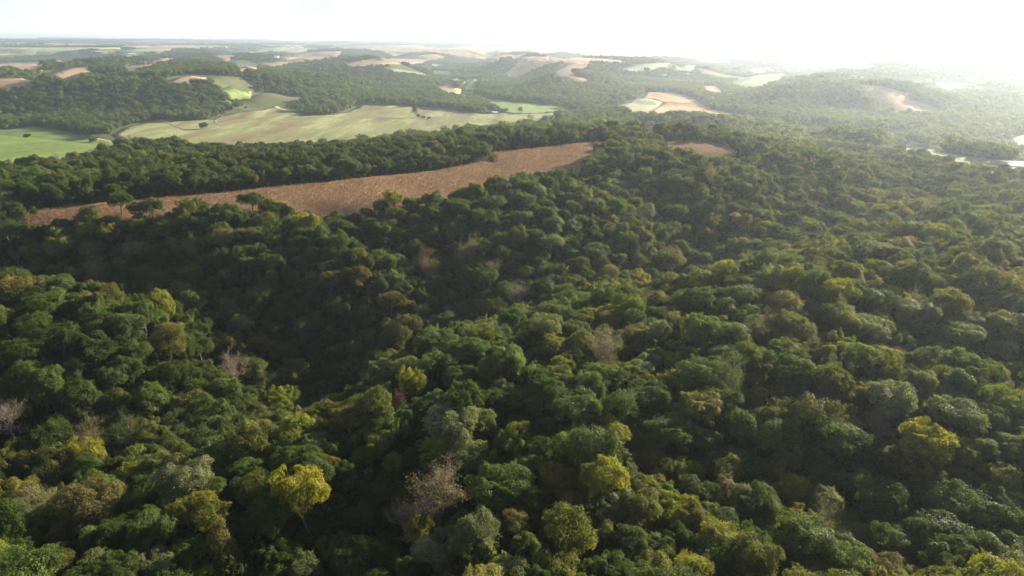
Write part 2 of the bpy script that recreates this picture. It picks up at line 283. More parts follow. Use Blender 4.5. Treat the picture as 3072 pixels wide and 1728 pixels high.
# ---------------------------------------------------------------- ground, fields, water
def build_ground():
    az = np.concatenate([np.arange(-58, 58.01, 0.36), np.arange(62, 302, 5.0)])
    r = [0.5]
    while r[-1] < 620: r.append(r[-1]+(14 if r[-1] < 60 else 4.6))
    while r[-1] < 27000: r.append(r[-1]*1.016)
    r = np.array(r); A, R = np.meshgrid(np.radians(az), r)
    x = (R*np.sin(A)).ravel(); y = (R*np.cos(A)).ravel(); z = height(x, y)
    na, nr = len(az), len(r); i = np.arange(nr-1)[:, None]*na; j = np.arange(na)[None]; j2 = (j+1) % na
    F = np.stack([i+j, i+j2, i+na+j2, i+na+j], -1).reshape(-1, 4)[:, ::-1]
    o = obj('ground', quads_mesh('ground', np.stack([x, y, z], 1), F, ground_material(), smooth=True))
    tag(o, 'dark wooded hills and ravines reaching to the horizon', kind='structure')
def patch(name, poly, mat, off, skirt=3.0):
    P = np.array(poly, float); keep = [0]
    for i in range(1, len(P)):
        if np.hypot(*(P[i]-P[keep[-1]])) > 1.5: keep.append(i)
    P = P[keep]; D = np.hypot(P[:, 0], P[:, 1]); step = float(np.clip(np.median(D)/110, 5, 60))
    B = []
    for a, b in zip(P, np.roll(P, -1, 0)):
        n = max(1, int(np.hypot(*(b-a))/step))
        for k in range(n): B.append(a+(b-a)*k/n)
    B = np.array(B); lo, hi = B.min(0), B.max(0)
    gx, gy = np.meshgrid(np.arange(lo[0], hi[0], step), np.arange(lo[1], hi[1], step)); gx = gx.ravel(); gy = gy.ravel()
    m = inside(gx, gy, P); d, _ = poly_dist(gx, gy, [tuple(p) for p in B]+[tuple(B[0])]); m &= d > step*0.5
    allp = [Vector(p) for p in B]+[Vector((a, b)) for a, b in zip(gx[m], gy[m])]
    v, e, f, *_ = delaunay_2d_cdt(allp, [], [list(range(len(B)))], 1, 0.01)
    X = np.array([p[0] for p in v]); Y = np.array([p[1] for p in v]); O = off+np.hypot(X, Y)*0.0006
    V = np.stack([X, Y, height(X, Y)+O], 1)
    nb = {}
    for t in f:
        for a, b in zip(t, t[1:]+t[:1]): nb[(min(a, b), max(a, b))] = nb.get((min(a, b), max(a, b)), []) + [(a, b)]
    V = list(map(tuple, V)); faces = [tuple(t) for t in f]; low = {}
    for k, es in nb.items():
        if len(es) == 1:
            a, b = es[0]
            for q in (a, b):
                if q not in low: low[q] = len(V); V.append((V[q][0], V[q][1], V[q][2]-skirt-off))
            faces.append((b, a, low[a], low[b]))
    me = mesh(name, V, faces, mat)
    me.polygons.foreach_set('use_smooth', np.ones(len(me.polygons), bool))
    return obj(name, me)
NAMES = {'corn': 'corn_field', 'tan': 'stubble_field', 'gold': 'golden_field', 'green': 'pasture_field', 'lime': 'hay_field', 'pale': 'pale_field', 'meadow': 'meadow_field'}
build_ground()
FM = {k: field_material(k) for k in FIELD_COL}
for kind, label, poly in FIELDS:
    off = 0.35 if kind in ('corn', 'meadow', 'lime', 'green') else 0.3
    if kind == 'corn': off = 1.0
    if 'slope beside' in label or 'curving lines' in label: off = 0.6
    tag(patch(NAMES[kind], poly, FM[kind], off), label, kind='structure')
# many more small fields lie scattered between the far woods
def more_fields(seed=4):
    rng = np.random.default_rng(seed); out = []; tries = 0
    while len(out) < 60:
        r = 2600*math.exp(rng.uniform(0, 1.35)); a = rad(rng.uniform(-40, 41)); c = np.array([r*math.sin(a), r*math.cos(a)]); z = height(c[0:1], c[1:2])[0]
        tries += 1
        if tries > 4000: break
        if z < -26 or any(np.hypot(*(np.mean(np.array(f[2]), 0)-c)) < 260+r*0.03 for f in FIELDS+out): continue
        L, W = 160+r*rng.uniform(0.03, 0.09), 190+r*rng.uniform(0.025, 0.06); t = a+math.pi/2+rng.normal(0, 0.35); n = 14; P = []
        for k in range(n):
            q = 2*math.pi*k/n; e = rng.uniform(0.8, 1.15); lx, ly = L*math.copysign(abs(math.cos(q))**0.6, math.cos(q))*e, W*math.copysign(abs(math.sin(q))**0.6, math.sin(q))*e
            P.append((c[0]+lx*math.sin(t)+ly*math.cos(t), c[1]+lx*math.cos(t)-ly*math.sin(t)))
        if any(inside(np.array([p[0] for p in P]), np.array([p[1] for p in P]), f[2]).any() for f in FIELDS): continue
        kind = ['tan', 'tan', 'gold', 'pale', 'lime', 'tan', 'pale'][len(out) % 7]; out.append((kind, 'small hazy %s field between the far woods' % {'tan': 'brown', 'gold': 'straw coloured', 'pale': 'pale green', 'lime': 'green'}[kind], P))
    return out
EXTRA = more_fields()
for kind, label, poly in EXTRA: tag(patch(NAMES[kind], poly, FM[kind], 0.3), label, group='small fields between the far woods', kind='structure')
FIELDS = FIELDS+EXTRA
# x, y, crown width, height, kind, variant, colours, turn, label (a tree with no label joins the woods)
TREES = [
    (134.5, 202.0, 14.0, 15.7, 'oak', 0, 'gg', 1.73, 'grey green broad oak sunward behind the silvery oak'),
    (87.4, 160.1, 14.0, 15.7, 'oak', 0, 'gr', 5.02, 'fresh green broad oak shadeward in front of the silvery oak'),
    (61.6, 118.6, 14.0, 15.7, 'oak', 0, 'gr', 4.36, 'fresh green broad oak shadeward in front of the tall yellow tree'),
    (82.4, 168.2, 14.0, 17.5, 'walnut', 1, 'ol', 1.76, 'olive green feathery tree shadeward of the silvery oak'),
    (108.3, 154.6, 14.0, 21.0, 'ash', 1, 'yg', 4.82, 'tall yellow green tree standing over the dark hollow on the sunny side'),
    (-178.0, 242.8, 14.0, 15.7, 'oak', 1, 'gr', 2.33, 'fresh green broad oak, first sunward in front of the rust tinged tree'),
    (-48.7, 136.3, 14.0, 21.0, 'ash', 1, 'ye', 6.27, 'big golden yellow tree, brightest in the near woods'),
    (-2.2, 132.3, 13.7, 15.4, 'oak', 1, 'gr', 1.21, 'fresh green broad oak sunward of the large pinkish half-bare tree'),
    (-6.6, 113.7, 12.4, 18.5, 'ash', 0, 'sv', 4.25, 'tall silvery green tree in front of the large pinkish half-bare tree'),
    (108.3, 174.8, 14.0, 15.7, 'oak', 0, 'sv', 1.18, 'silvery green oak standing just behind the tall yellow tree'),
    (-17.4, 138.2, 14.0, 17.5, 'bare', 0, 'pu', 3.23, 'large pinkish half-bare tree with open twiggy crown in front of a silvery dome'),
    (12.0, 109.8, 11.6, 17.4, 'ash', 0, 'ol', 2.92, 'tall olive green oval tree sunward of the tall silvery tree'),
    (58.0, 173.9, 14.0, 15.7, 'oak', 2, 'dk', 2.96, 'dark green broad oak, second sunward in front of the low pinkish thicket tree'),
    (27.3, 183.1, 14.0, 15.7, 'oak', 0, 'gr', 5.12, 'fresh green broad oak in front of the low pinkish thicket tree'),
    (-91.7, 103.8, 13.5, 15.1, 'oak', 1, 'gr', 5.98, 'bright green fine leaved oak filling the bottom corner'),
    (-15.0, 160.3, 14.0, 15.7, 'oak', 1, 'sv', 3.60, 'silvery green dome just behind the large pinkish half-bare tree'),
    (122.2, 167.6, 14.0, 15.7, 'oak', 1, 'gg', 5.76, 'grey green broad oak sunward behind the tall yellow tree'),
    (18.7, 165.4, 14.0, 15.7, 'oak', 1, 'gg', 4.67, 'grey green broad oak sunward in front of the small lime tree'),
    (95.5, 127.8, 14.0, 15.7, 'oak', 1, 'dk', 1.84, 'dark green broad oak, second in front of the tall yellow tree'),
    (-189.6, 366.3, 14.0, 15.7, 'oak', 1, 'gg', 2.99, 'grey green broad oak shadeward of the golden tree below corn'),
    (-97.1, 275.5, 14.0, 17.5, 'maple', 2, 'ol', 2.39, 'olive green round tree sunward in front of the bronze tree'),
    (157.3, 224.3, 14.0, 15.7, 'oak', 1, 'gg', 0.88, 'grey green broad oak in front of the wide yellow green tree'),
    (89.5, 140.0, 14.0, 15.7, 'oak', 0, 'dk', 0.85, 'dark green broad oak shadeward in front of the tall yellow tree'),
    (-85.4, 170.1, 14.0, 17.5, 'maple', 0, 'gg', 1.58, 'grey green round tree in front of the pinkish ravine tree'),
    (-14.8, 119.4, 11.2, 14.0, 'maple', 0, 'sv', 0.17, 'silvery green round tree shadeward in front of the tall silvery tree'),
    (66.0, 162.0, 13.8, 17.3, 'maple', 0, 'gg', 2.08, 'grey green round tree shadeward of the silvery oak'),
    (105.2, 139.4, 14.0, 15.7, 'oak', 0, 'dk', 1.96, 'dark green broad oak, first in front of the tall yellow tree'),
    (-26.2, 214.5, 14.0, 15.7, 'oak', 1, 'gg', 3.09, 'grey green broad oak in front of the tan bare tree'),
    (72.4, 211.9, 14.0, 15.7, 'oak', 0, 'gg', 5.86, 'grey green broad oak, third sunward of the low pinkish thicket tree'),
    (-96.4, 131.5, 12.9, 14.4, 'oak', 1, 'ta', 3.95, 'tan broad oak sunward behind the bright green corner oak'),
    (-68.8, 127.1, 11.7, 13.1, 'oak', 2, 'yg', 0.47, 'yellow green broad oak shadeward behind the conical tan tree'),
    (85.1, 186.9, 14.0, 15.7, 'oak', 2, 'gg', 5.12, 'grey green broad oak, first shadeward of the silvery oak'),
    (56.5, 183.6, 14.0, 15.7, 'oak', 1, 'gr', 3.72, 'fresh green broad oak sunward of the low pinkish thicket tree'),
    (-102.4, 213.4, 14.0, 17.5, 'maple', 2, 'gr', 5.32, 'fresh green round tree in front of the pinkish ravine tree'),
    (-77.1, 138.6, 12.1, 13.6, 'oak', 2, 'sv', 4.35, 'silvery green broad oak shadeward behind the conical tan tree'),
    (14.0, 176.3, 13.1, 14.6, 'oak', 2, 'gr', 2.12, 'fresh green broad oak sunward in front of the small lime tree'),
    (39.9, 174.6, 13.2, 14.8, 'oak', 1, 'dk', 4.49, 'dark green broad oak, first sunward in front of the low pinkish thicket tree'),
    (41.4, 160.6, 12.5, 14.0, 'oak', 1, 'gr', 2.04, 'fresh green broad oak sunward in front of the low pinkish thicket tree'),
    (108.2, 124.1, 12.7, 15.9, 'maple', 0, 'dk', 5.69, 'dark green round tree sunward in front of the tall yellow tree'),
    (-122.0, 330.8, 14.0, 15.7, 'oak', 2, 'gr', 2.97, 'fresh green broad oak shadeward in front of the golden tree below corn'),
    (165.0, 243.2, 14.0, 17.5, 'maple', 0, 'yg', 3.94, 'wide yellow green tree high on the sunny slope'),
    (118.1, 231.9, 14.0, 15.7, 'oak', 0, 'gg', 2.76, 'grey green broad oak in front of the amber tree'),
    (138.4, 244.3, 14.0, 15.7, 'oak', 1, 'dk', 2.78, 'dark green broad oak sunward of the amber tree'),
    (-19.5, 131.3, 10.7, 13.4, 'maple', 2, 'yg', 6.13, 'yellow green round tree shadeward in front of the large pinkish half-bare tree'),
    (27.4, 124.8, 10.0, 11.2, 'oak', 2, 'ol', 3.98, 'olive green broad oak sunward of the tall olive tree'),
    (-67.4, 156.2, 12.0, 18.1, 'ash', 1, 'ol', 4.21, 'olive green tall oval tree shadeward behind the big golden yellow tree'),
    (40.4, 109.8, 9.2, 10.4, 'oak', 0, 'dk', 1.13, 'dark green broad oak, second sunward of the tall olive tree'),
    (114.8, 136.5, 12.7, 14.2, 'oak', 1, 'dk', 3.93, 'dark green broad oak sunward in front of the tall yellow tree'),
    (-0.4, 104.3, 8.3, 10.4, 'maple', 0, 'sv', 3.32, 'silvery green round tree sunward in front of the tall silvery tree'),
    (-188.5, 337.0, 14.0, 17.5, 'maple', 1, 'gr', 3.19, 'fresh green round tree, second sunward of the rust tinged tree'),
    (-135.3, 247.9, 14.0, 17.5, 'walnut', 1, 'ta', 3.31, 'tan feathery tree shadeward behind the pinkish ravine tree'),
    (-148.0, 244.7, 14.0, 15.7, 'oak', 0, 'gg', 5.55, 'grey green broad oak shadeward of the pinkish ravine tree'),
    (-138.4, 160.1, 14.0, 17.5, 'maple', 2, 'yg', 2.33, 'yellow green round tree in front of the pale leafless tree'),
    (92.8, 118.3, 10.5, 13.1, 'maple', 2, 'dk', 4.25, 'dark green round tree in front of the tall yellow tree'),
    (46.7, 125.7, 9.6, 10.7, 'oak', 0, 'dk', 6.14, 'dark green broad oak, third sunward of the tall olive tree'),
    (54.4, 149.8, 10.8, 13.5, 'maple', 1, 'ol', 5.69, 'olive green round tree sunward of the tall olive tree'),
    (119.9, 384.7, 14.0, 15.7, 'oak', 0, 'sv', 5.96, ''),
    (147.8, 236.5, 14.0, 17.5, 'maple', 0, 'sv', 4.83, 'silvery green round tree shadeward of the wide yellow green tree'),
    (188.1, 264.9, 14.0, 17.5, 'walnut', 1, 'ol', 2.69, 'olive green feathery tree sunward behind the wide yellow green tree'),
    (-55.4, 137.7, 10.0, 11.2, 'oak', 1, 'gr', 4.06, ''),
    (4.5, 173.5, 11.0, 12.3, 'oak', 2, 'gr', 0.22, 'fresh green broad oak in front of the small lime tree'),
    (-10.3, 151.3, 10.0, 12.6, 'maple', 1, 'sv', 2.05, 'silvery green round tree sunward in front of the silvery dome'),
    (53.8, 140.6, 10.1, 12.6, 'walnut', 0, 'ta', 4.98, 'tan feathery tree sunward of the tall olive tree'),
    (-8.9, 317.2, 14.0, 15.7, 'oak', 1, 'gr', 3.78, ''),
    (15.3, 236.4, 14.0, 15.7, 'oak', 0, 'gg', 5.31, 'grey green broad oak shadeward behind the low pinkish thicket tree'),
    (-23.2, 195.0, 12.1, 13.6, 'oak', 2, 'gr', 0.88, 'fresh green broad oak, second behind the silvery dome'),
    (-80.6, 388.3, 14.0, 15.7, 'oak', 2, 'gr', 3.47, ''),
    (-154.1, 351.9, 14.0, 17.5, 'walnut', 0, 'ta', 3.09, 'tan feathery tree shadeward of the golden tree below corn'),
    (122.3, 304.2, 14.0, 15.7, 'oak', 2, 'sv', 4.22, ''),
    (102.3, 244.1, 14.0, 17.5, 'walnut', 0, 'ta', 1.76, 'tan feathery tree shadeward of the amber tree'),
    (89.6, 254.1, 14.0, 15.7, 'oak', 1, 'gg', 1.90, 'grey green broad oak shadeward of the amber tree'),
    (126.8, 223.8, 14.0, 15.7, 'oak', 1, 'sv', 5.15, 'silvery green broad oak sunward in front of the amber tree'),
    (19.5, 104.9, 7.6, 9.0, 'oak', 1, 'dk', 0.20, 'small dark green broad oak sunward in front of the tall olive tree'),
    (142.1, 177.7, 13.2, 16.5, 'maple', 1, 'li', 2.40, 'lime green round tree sunward behind the tall yellow tree'),
    (77.9, 116.8, 9.3, 10.5, 'oak', 2, 'br', 3.80, 'bronze brown broad oak in front of the tall yellow tree'),
    (103.4, 148.8, 11.1, 16.7, 'ash', 1, 'br', 6.21, 'bronze brown tall oval tree in front of the tall yellow tree'),
    (23.5, 388.8, 14.0, 15.7, 'oak', 2, 'sv', 4.93, ''),
    (-171.2, 218.9, 14.0, 15.7, 'oak', 1, 'dk', 2.29, 'dark green broad oak in front of the rust tinged tree'),
    (-135.5, 176.5, 13.1, 16.4, 'walnut', 1, 'ol', 0.01, 'olive green feathery tree sunward in front of the pale leafless tree'),
    (-58.2, 163.4, 10.3, 15.5, 'ash', 1, 'li', 3.51, 'lime green tall oval tree behind the big golden yellow tree'),
    (-95.6, 256.9, 14.0, 17.5, 'maple', 1, 'li', 4.41, 'lime green round tree sunward in front of the pinkish ravine tree'),
    (-62.1, 119.9, 8.7, 16.6, 'poplar', 0, 'ta', 3.64, 'narrow conical tan tree in front of a yellow green oak'),
    (-158.2, 193.4, 14.0, 17.5, 'bare', 1, 'pu', 3.67, 'pale leafless tree standing at the very edge of the view'),
    (-18.4, 154.5, 9.6, 12.0, 'maple', 0, 'li', 3.89, 'lime green round tree shadeward in front of the silvery dome'),
    (11.2, 135.3, 8.6, 9.6, 'oak', 1, 'br', 5.29, 'bronze brown broad oak behind the tall olive tree'),
    (30.1, 134.3, 8.7, 9.8, 'oak', 0, 'ol', 3.26, ''),
    (76.9, 141.2, 9.9, 11.1, 'oak', 0, 'sv', 3.01, 'silvery green broad oak shadeward in front of the tall yellow tree'),
    (-52.8, 293.0, 14.0, 17.5, 'walnut', 0, 'ol', 2.36, 'olive green feathery tree shadeward in front of the tan bare tree'),
    (22.0, 370.4, 14.0, 15.7, 'oak', 1, 'sv', 6.10, ''),
    (-117.2, 258.2, 14.0, 17.5, 'bare', 1, 'pu', 5.81, 'pinkish bare tree at the brink of the dark ravine'),
    (71.2, 248.8, 14.0, 15.7, 'oak', 2, 'dk', 5.34, 'dark green broad oak sunward behind the low pinkish thicket tree'),
    (-151.0, 176.6, 13.0, 16.3, 'walnut', 1, 'ol', 1.89, 'olive green feathery tree in front of the pale leafless tree'),
    (-111.6, 180.1, 12.1, 15.2, 'maple', 0, 'gr', 5.66, 'fresh green round tree, second sunward of the pale leafless tree'),
    (-126.0, 175.4, 12.3, 18.5, 'ash', 0, 'gr', 5.31, 'fresh green tall oval tree sunward in front of the pale leafless tree'),
    (-109.7, 186.8, 12.4, 13.9, 'oak', 2, 'gg', 5.22, ''),
    (-83.7, 120.9, 8.8, 9.9, 'oak', 0, 'dk', 5.10, 'dark green broad oak sunward of the bright green corner oak'),
    (-24.4, 137.6, 8.8, 11.0, 'bare', 1, 'ta', 2.88, 'tan half-bare tree shadeward in front of the large pinkish half-bare tree'),
    (-28.6, 129.6, 8.6, 9.6, 'oak', 0, 'dk', 3.62, ''),
    (22.1, 146.5, 8.8, 9.9, 'oak', 0, 'dk', 4.44, ''),
    (-20.2, 120.2, 8.1, 10.1, 'maple', 2, 'gg', 5.36, 'grey green round tree shadeward in front of the tall silvery tree'),
    (69.5, 170.2, 10.4, 13.0, 'walnut', 0, 'ol', 0.08, ''),
    (45.5, 140.7, 8.9, 10.0, 'oak', 2, 'dk', 3.26, 'dark green broad oak, first sunward of the tall olive tree'),
    (74.8, 122.0, 8.8, 11.0, 'walnut', 0, 'gg', 5.21, ''),
    (53.4, 112.1, 7.9, 9.0, 'oak', 2, 'dk', 0.29, ''),
    (61.6, 152.4, 9.7, 10.8, 'oak', 0, 'dk', 1.51, 'dark green broad oak shadeward in front of the silvery oak'),
    (-33.4, 201.0, 11.3, 12.7, 'oak', 0, 'sv', 0.30, ''),
    (-45.3, 346.3, 14.0, 17.5, 'bare', 0, 'or', 5.05, 'tan bare tree on the far side of the dark ravine'),
    (-57.7, 310.7, 14.0, 15.7, 'oak', 0, 'br', 0.31, 'bronze brown broad oak shadeward in front of the tan bare tree'),
    (-10.7, 408.3, 14.0, 15.7, 'oak', 1, 'gg', 2.82, ''),
    (-48.8, 415.0, 14.0, 15.7, 'oak', 2, 'gg', 4.51, ''),
    (30.0, 202.5, 11.2, 14.0, 'bare', 0, 'pu', 1.49, 'low pinkish twiggy tree among green domes in the middle of the woods'),
    (-15.3, 187.9, 10.5, 11.8, 'oak', 2, 'gr', 1.98, 'fresh green broad oak, first behind the silvery dome'),
    (-69.7, 277.6, 14.0, 17.5, 'maple', 1, 'gg', 2.16, 'grey green round tree sunward of the bronze tree'),
    (-225.0, 355.6, 14.0, 15.7, 'oak', 2, 'gg', 2.49, 'grey green broad oak sunward behind the rust tinged tree'),
    (-195.0, 254.2, 14.0, 17.5, 'maple', 1, 'or', 3.87, 'rust tinged olive brown tree on the bright spur at the edge of view'),
    (-227.6, 393.1, 14.0, 15.7, 'oak', 0, 'gr', 0.45, ''),
    (-155.8, 405.9, 14.0, 15.7, 'oak', 2, 'gr', 0.28, ''),
    (-162.7, 227.9, 14.0, 15.7, 'oak', 1, 'dk', 4.72, 'dark green broad oak sunward in front of the rust tinged tree'),
    (179.5, 230.3, 14.0, 15.7, 'oak', 2, 'ol', 0.90, 'olive green broad oak sunward of the wide yellow green tree'),
    (-68.5, 118.6, 8.2, 9.2, 'oak', 1, 'gr', 3.52, 'fresh green broad oak shadeward of the conical tan tree'),
    (-44.4, 175.0, 9.9, 12.4, 'walnut', 1, 'ol', 4.61, ''),
    (-18.2, 175.6, 9.7, 12.1, 'maple', 2, 'sv', 5.61, ''),
    (-10.5, 180.6, 9.8, 11.0, 'oak', 1, 'gr', 6.11, ''),
    (20.7, 123.5, 7.5, 9.4, 'maple', 2, 'sv', 3.14, 'small silvery green round tree sunward behind the tall olive tree'),
    (-35.4, 136.7, 8.5, 10.6, 'walnut', 0, 'dk', 4.61, 'dark green feathery tree sunward in front of the big golden yellow tree'),
    (7.5, 150.5, 8.6, 9.6, 'oak', 0, 'dk', 0.96, 'dark green broad oak sunward of the silvery dome'),
    (-2.3, 203.0, 10.7, 12.0, 'oak', 2, 'gg', 0.54, ''),
    (50.8, 349.0, 14.0, 17.5, 'walnut', 1, 'ta', 2.88, ''),
    (6.0, 319.7, 14.0, 17.5, 'bare', 1, 'pu', 2.74, 'pinkish grey half-bare tree behind the small lime tree'),
    (-113.0, 368.1, 14.0, 17.5, 'maple', 0, 'ye', 5.02, 'golden yellow tree just below the brown corn field'),
    (-123.1, 291.6, 14.0, 15.7, 'oak', 0, 'sv', 4.25, 'silvery green broad oak shadeward behind the bronze tree'),
    (-173.8, 231.4, 14.0, 15.7, 'oak', 0, 'gr', 1.94, 'fresh green broad oak, second sunward in front of the rust tinged tree'),
    (-150.5, 226.4, 14.0, 17.5, 'maple', 2, 'dk', 4.10, 'dark green round tree sunward behind the pale leafless tree'),
    (127.2, 251.5, 14.0, 17.5, 'maple', 1, 'ye', 2.09, 'large amber gold tree halfway up the sunny slope'),
    (196.3, 255.5, 14.0, 17.5, 'maple', 2, 'yg', 3.85, 'yellow green round tree sunward of the wide yellow green tree'),
    (65.1, 222.9, 12.0, 15.0, 'walnut', 0, 'ta', 6.28, ''),
    (-61.3, 138.5, 8.3, 10.4, 'walnut', 1, 'ol', 4.54, 'olive green feathery tree shadeward of the big golden yellow tree'),
    (-51.0, 126.1, 8.0, 9.0, 'oak', 1, 'dk', 0.89, 'dark green broad oak sunward of the conical tan tree'),
    (-1.9, 179.4, 9.4, 11.7, 'maple', 2, 'sv', 4.73, ''),
    (4.6, 128.6, 7.3, 11.0, 'ash', 0, 'ol', 5.58, 'small olive green tall oval tree shadeward behind the tall olive tree'),
    (24.7, 113.3, 6.9, 9.0, 'oak', 2, 'gg', 5.56, 'small grey green broad oak sunward of the tall olive tree'),
    (123.6, 148.3, 10.0, 12.5, 'maple', 1, 'ol', 5.38, 'olive green round tree, second sunward in front of the tall yellow tree'),
    (70.8, 145.7, 8.9, 11.1, 'maple', 0, 'ye', 3.00, 'golden yellow round tree shadeward in front of the silvery oak'),
    (64.4, 432.0, 14.0, 15.7, 'oak', 1, 'gr', 3.84, ''),
    (-59.9, 272.1, 14.0, 15.7, 'oak', 1, 'gr', 5.58, ''),
    (-162.2, 315.1, 14.0, 17.5, 'walnut', 0, 'ta', 3.03, ''),
    (-206.1, 387.7, 14.0, 17.5, 'maple', 1, 'gr', 1.41, 'fresh green round tree shadeward of the golden tree below corn'),
    (106.1, 269.8, 14.0, 17.4, 'maple', 2, 'sv', 2.22, 'silvery green round tree shadeward of the amber tree'),
    (-114.3, 219.8, 12.2, 15.2, 'walnut', 0, 'ol', 0.71, 'olive green feathery tree shadeward in front of the pinkish ravine tree'),
    (-71.2, 136.6, 8.1, 9.1, 'oak', 1, 'gr', 1.97, ''),
    (-85.4, 134.1, 8.3, 9.3, 'oak', 0, 'gr', 5.86, 'fresh green broad oak shadeward behind the conical tan tree'),
    (-73.1, 115.2, 7.5, 9.0, 'oak', 1, 'sv', 0.59, 'small silvery green broad oak shadeward of the conical tan tree'),
    (-82.2, 111.9, 7.5, 9.4, 'maple', 0, 'gg', 5.25, 'small grey green round tree sunward of the bright green corner oak'),
    (-31.2, 166.2, 8.6, 10.8, 'maple', 0, 'gr', 5.99, 'fresh green round tree shadeward of the silvery dome'),
    (81.6, 181.4, 9.7, 10.9, 'oak', 1, 'gg', 0.90, 'grey green broad oak, second shadeward of the silvery oak'),
    (73.1, 157.2, 8.9, 11.1, 'maple', 2, 'sv', 2.33, 'silvery green round tree shadeward in front of the silvery oak'),
    (69.1, 120.9, 7.6, 9.5, 'maple', 1, 'li', 1.62, ''),
    (60.5, 112.1, 7.1, 9.0, 'maple', 0, 'sv', 1.39, ''),
    (-8.9, 231.7, 11.1, 13.8, 'maple', 2, 'sv', 1.05, ''),
    (-10.4, 223.2, 10.7, 13.4, 'maple', 0, 'sv', 3.97, ''),
    (143.4, 306.2, 14.0, 17.5, 'walnut', 0, 'ol', 0.01, ''),
    (170.8, 314.9, 14.0, 15.7, 'oak', 1, 'sv', 1.21, ''),
    (99.0, 216.8, 11.3, 14.1, 'walnut', 1, 'ol', 4.19, 'olive green feathery tree shadeward in front of the amber tree'),
    (-135.7, 189.7, 11.1, 13.8, 'bare', 0, 'ta', 5.04, ''),
    (-79.6, 126.7, 7.6, 9.5, 'maple', 1, 'gr', 1.15, ''),
    (-51.5, 160.4, 8.3, 9.3, 'oak', 2, 'gg', 3.08, ''),
    (37.0, 127.9, 7.0, 9.0, 'maple', 2, 'li', 4.98, 'small lime green round tree sunward of the tall olive tree'),
    (34.7, 117.0, 6.5, 9.0, 'oak', 2, 'dk', 4.67, 'small dark green broad oak sunward of the tall olive tree'),
    (-33.5, 144.4, 7.7, 9.0, 'oak', 2, 'dk', 4.24, 'small dark green broad oak shadeward of the large pinkish half-bare tree'),
    (15.8, 132.2, 6.9, 9.0, 'walnut', 0, 'br', 4.85, 'small bronze brown feathery tree behind the tall olive tree'),
    (36.1, 150.1, 7.8, 9.0, 'oak', 1, 'br', 3.03, 'small bronze brown broad oak sunward behind the tall olive tree'),
    (62.6, 143.6, 8.0, 9.0, 'oak', 2, 'gg', 4.30, ''),
    (132.3, 157.9, 9.6, 10.8, 'oak', 2, 'gg', 5.32, 'grey green broad oak, second sunward of the tall yellow tree'),
    (7.3, 191.1, 9.0, 11.3, 'maple', 1, 'li', 3.29, 'small lime green tree on the middle ridge'),
    (28.1, 318.4, 14.0, 17.5, 'walnut', 1, 'ol', 1.36, ''),
    (53.8, 259.4, 11.9, 14.9, 'walnut', 0, 'br', 3.54, ''),
    (-76.3, 320.3, 14.0, 15.7, 'oak', 2, 'br', 4.73, 'bronze brown broad oak shadeward of the tan bare tree'),
    (215.7, 338.1, 14.0, 17.5, 'maple', 1, 'ye', 2.05, 'golden yellow round tree behind the wide yellow green tree'),
    (91.1, 239.1, 11.5, 12.9, 'oak', 1, 'gg', 3.06, ''),
    (-143.8, 177.9, 10.4, 13.0, 'maple', 2, 'gr', 1.18, 'fresh green round tree in front of the pale leafless tree'),
    (11.8, 126.1, 6.3, 9.0, 'walnut', 0, 'ol', 1.41, ''),
    (28.1, 142.9, 7.0, 10.6, 'ash', 1, 'gg', 5.79, ''),
    (125.1, 157.9, 9.1, 10.1, 'oak', 0, 'gg', 5.44, 'grey green broad oak, first sunward of the tall yellow tree'),
    (84.1, 150.5, 8.1, 10.1, 'walnut', 1, 'gr', 1.08, 'fresh green feathery tree shadeward in front of the tall yellow tree'),
    (7.1, 300.9, 13.1, 14.6, 'oak', 1, 'sv', 5.69, ''),
    (-3.4, 195.2, 8.7, 10.9, 'walnut', 1, 'ta', 3.25, ''),
    (-60.9, 279.3, 12.7, 19.1, 'ash', 0, 'li', 0.09, 'lime green tall oval tree sunward of the bronze tree'),
    (69.2, 352.2, 14.0, 17.5, 'maple', 2, 'ye', 4.20, 'golden yellow round tree sunward behind the low pinkish thicket tree'),
    (-7.6, 344.0, 14.0, 17.5, 'bare', 1, 'ta', 3.20, 'tan half-bare tree, second sunward of the tan bare tree'),
    (-23.9, 361.0, 14.0, 17.5, 'bare', 0, 'ta', 3.13, 'tan half-bare tree, first sunward of the tan bare tree'),
    (48.2, 372.5, 14.0, 15.7, 'oak', 1, 'gg', 5.31, ''),
    (94.0, 418.3, 14.0, 17.5, 'maple', 2, 'gr', 2.26, ''),
    (-31.0, 402.1, 14.0, 15.7, 'oak', 1, 'gr', 5.61, ''),
    (-72.2, 414.8, 14.0, 17.5, 'maple', 2, 'ye', 6.12, 'small yellow tree touching the edge of the brown corn field'),
    (43.1, 196.5, 8.9, 10.0, 'oak', 2, 'sv', 1.12, ''),
    (-88.3, 316.8, 13.9, 15.6, 'oak', 0, 'br', 0.11, 'bronze brown broad oak in front of the golden tree below corn'),
    (-159.9, 246.5, 12.5, 15.6, 'maple', 2, 'gr', 0.52, 'fresh green round tree, first sunward of the rust tinged tree'),
    (-94.4, 296.9, 13.5, 15.1, 'oak', 2, 'gg', 1.53, 'grey green broad oak sunward of the bronze tree'),
    (-124.0, 277.6, 13.3, 14.8, 'oak', 1, 'br', 4.35, 'bronze brown broad oak behind the pinkish ravine tree'),
    (-112.9, 271.7, 13.0, 14.6, 'oak', 0, 'gr', 5.23, 'fresh green broad oak sunward of the pinkish ravine tree'),
    (247.9, 456.3, 14.0, 17.5, 'maple', 0, 'yg', 3.22, ''),
    (211.7, 408.4, 14.0, 17.5, 'maple', 2, 'yg', 3.29, ''),
    (229.2, 310.9, 14.0, 15.7, 'oak', 2, 'sv', 5.87, ''),
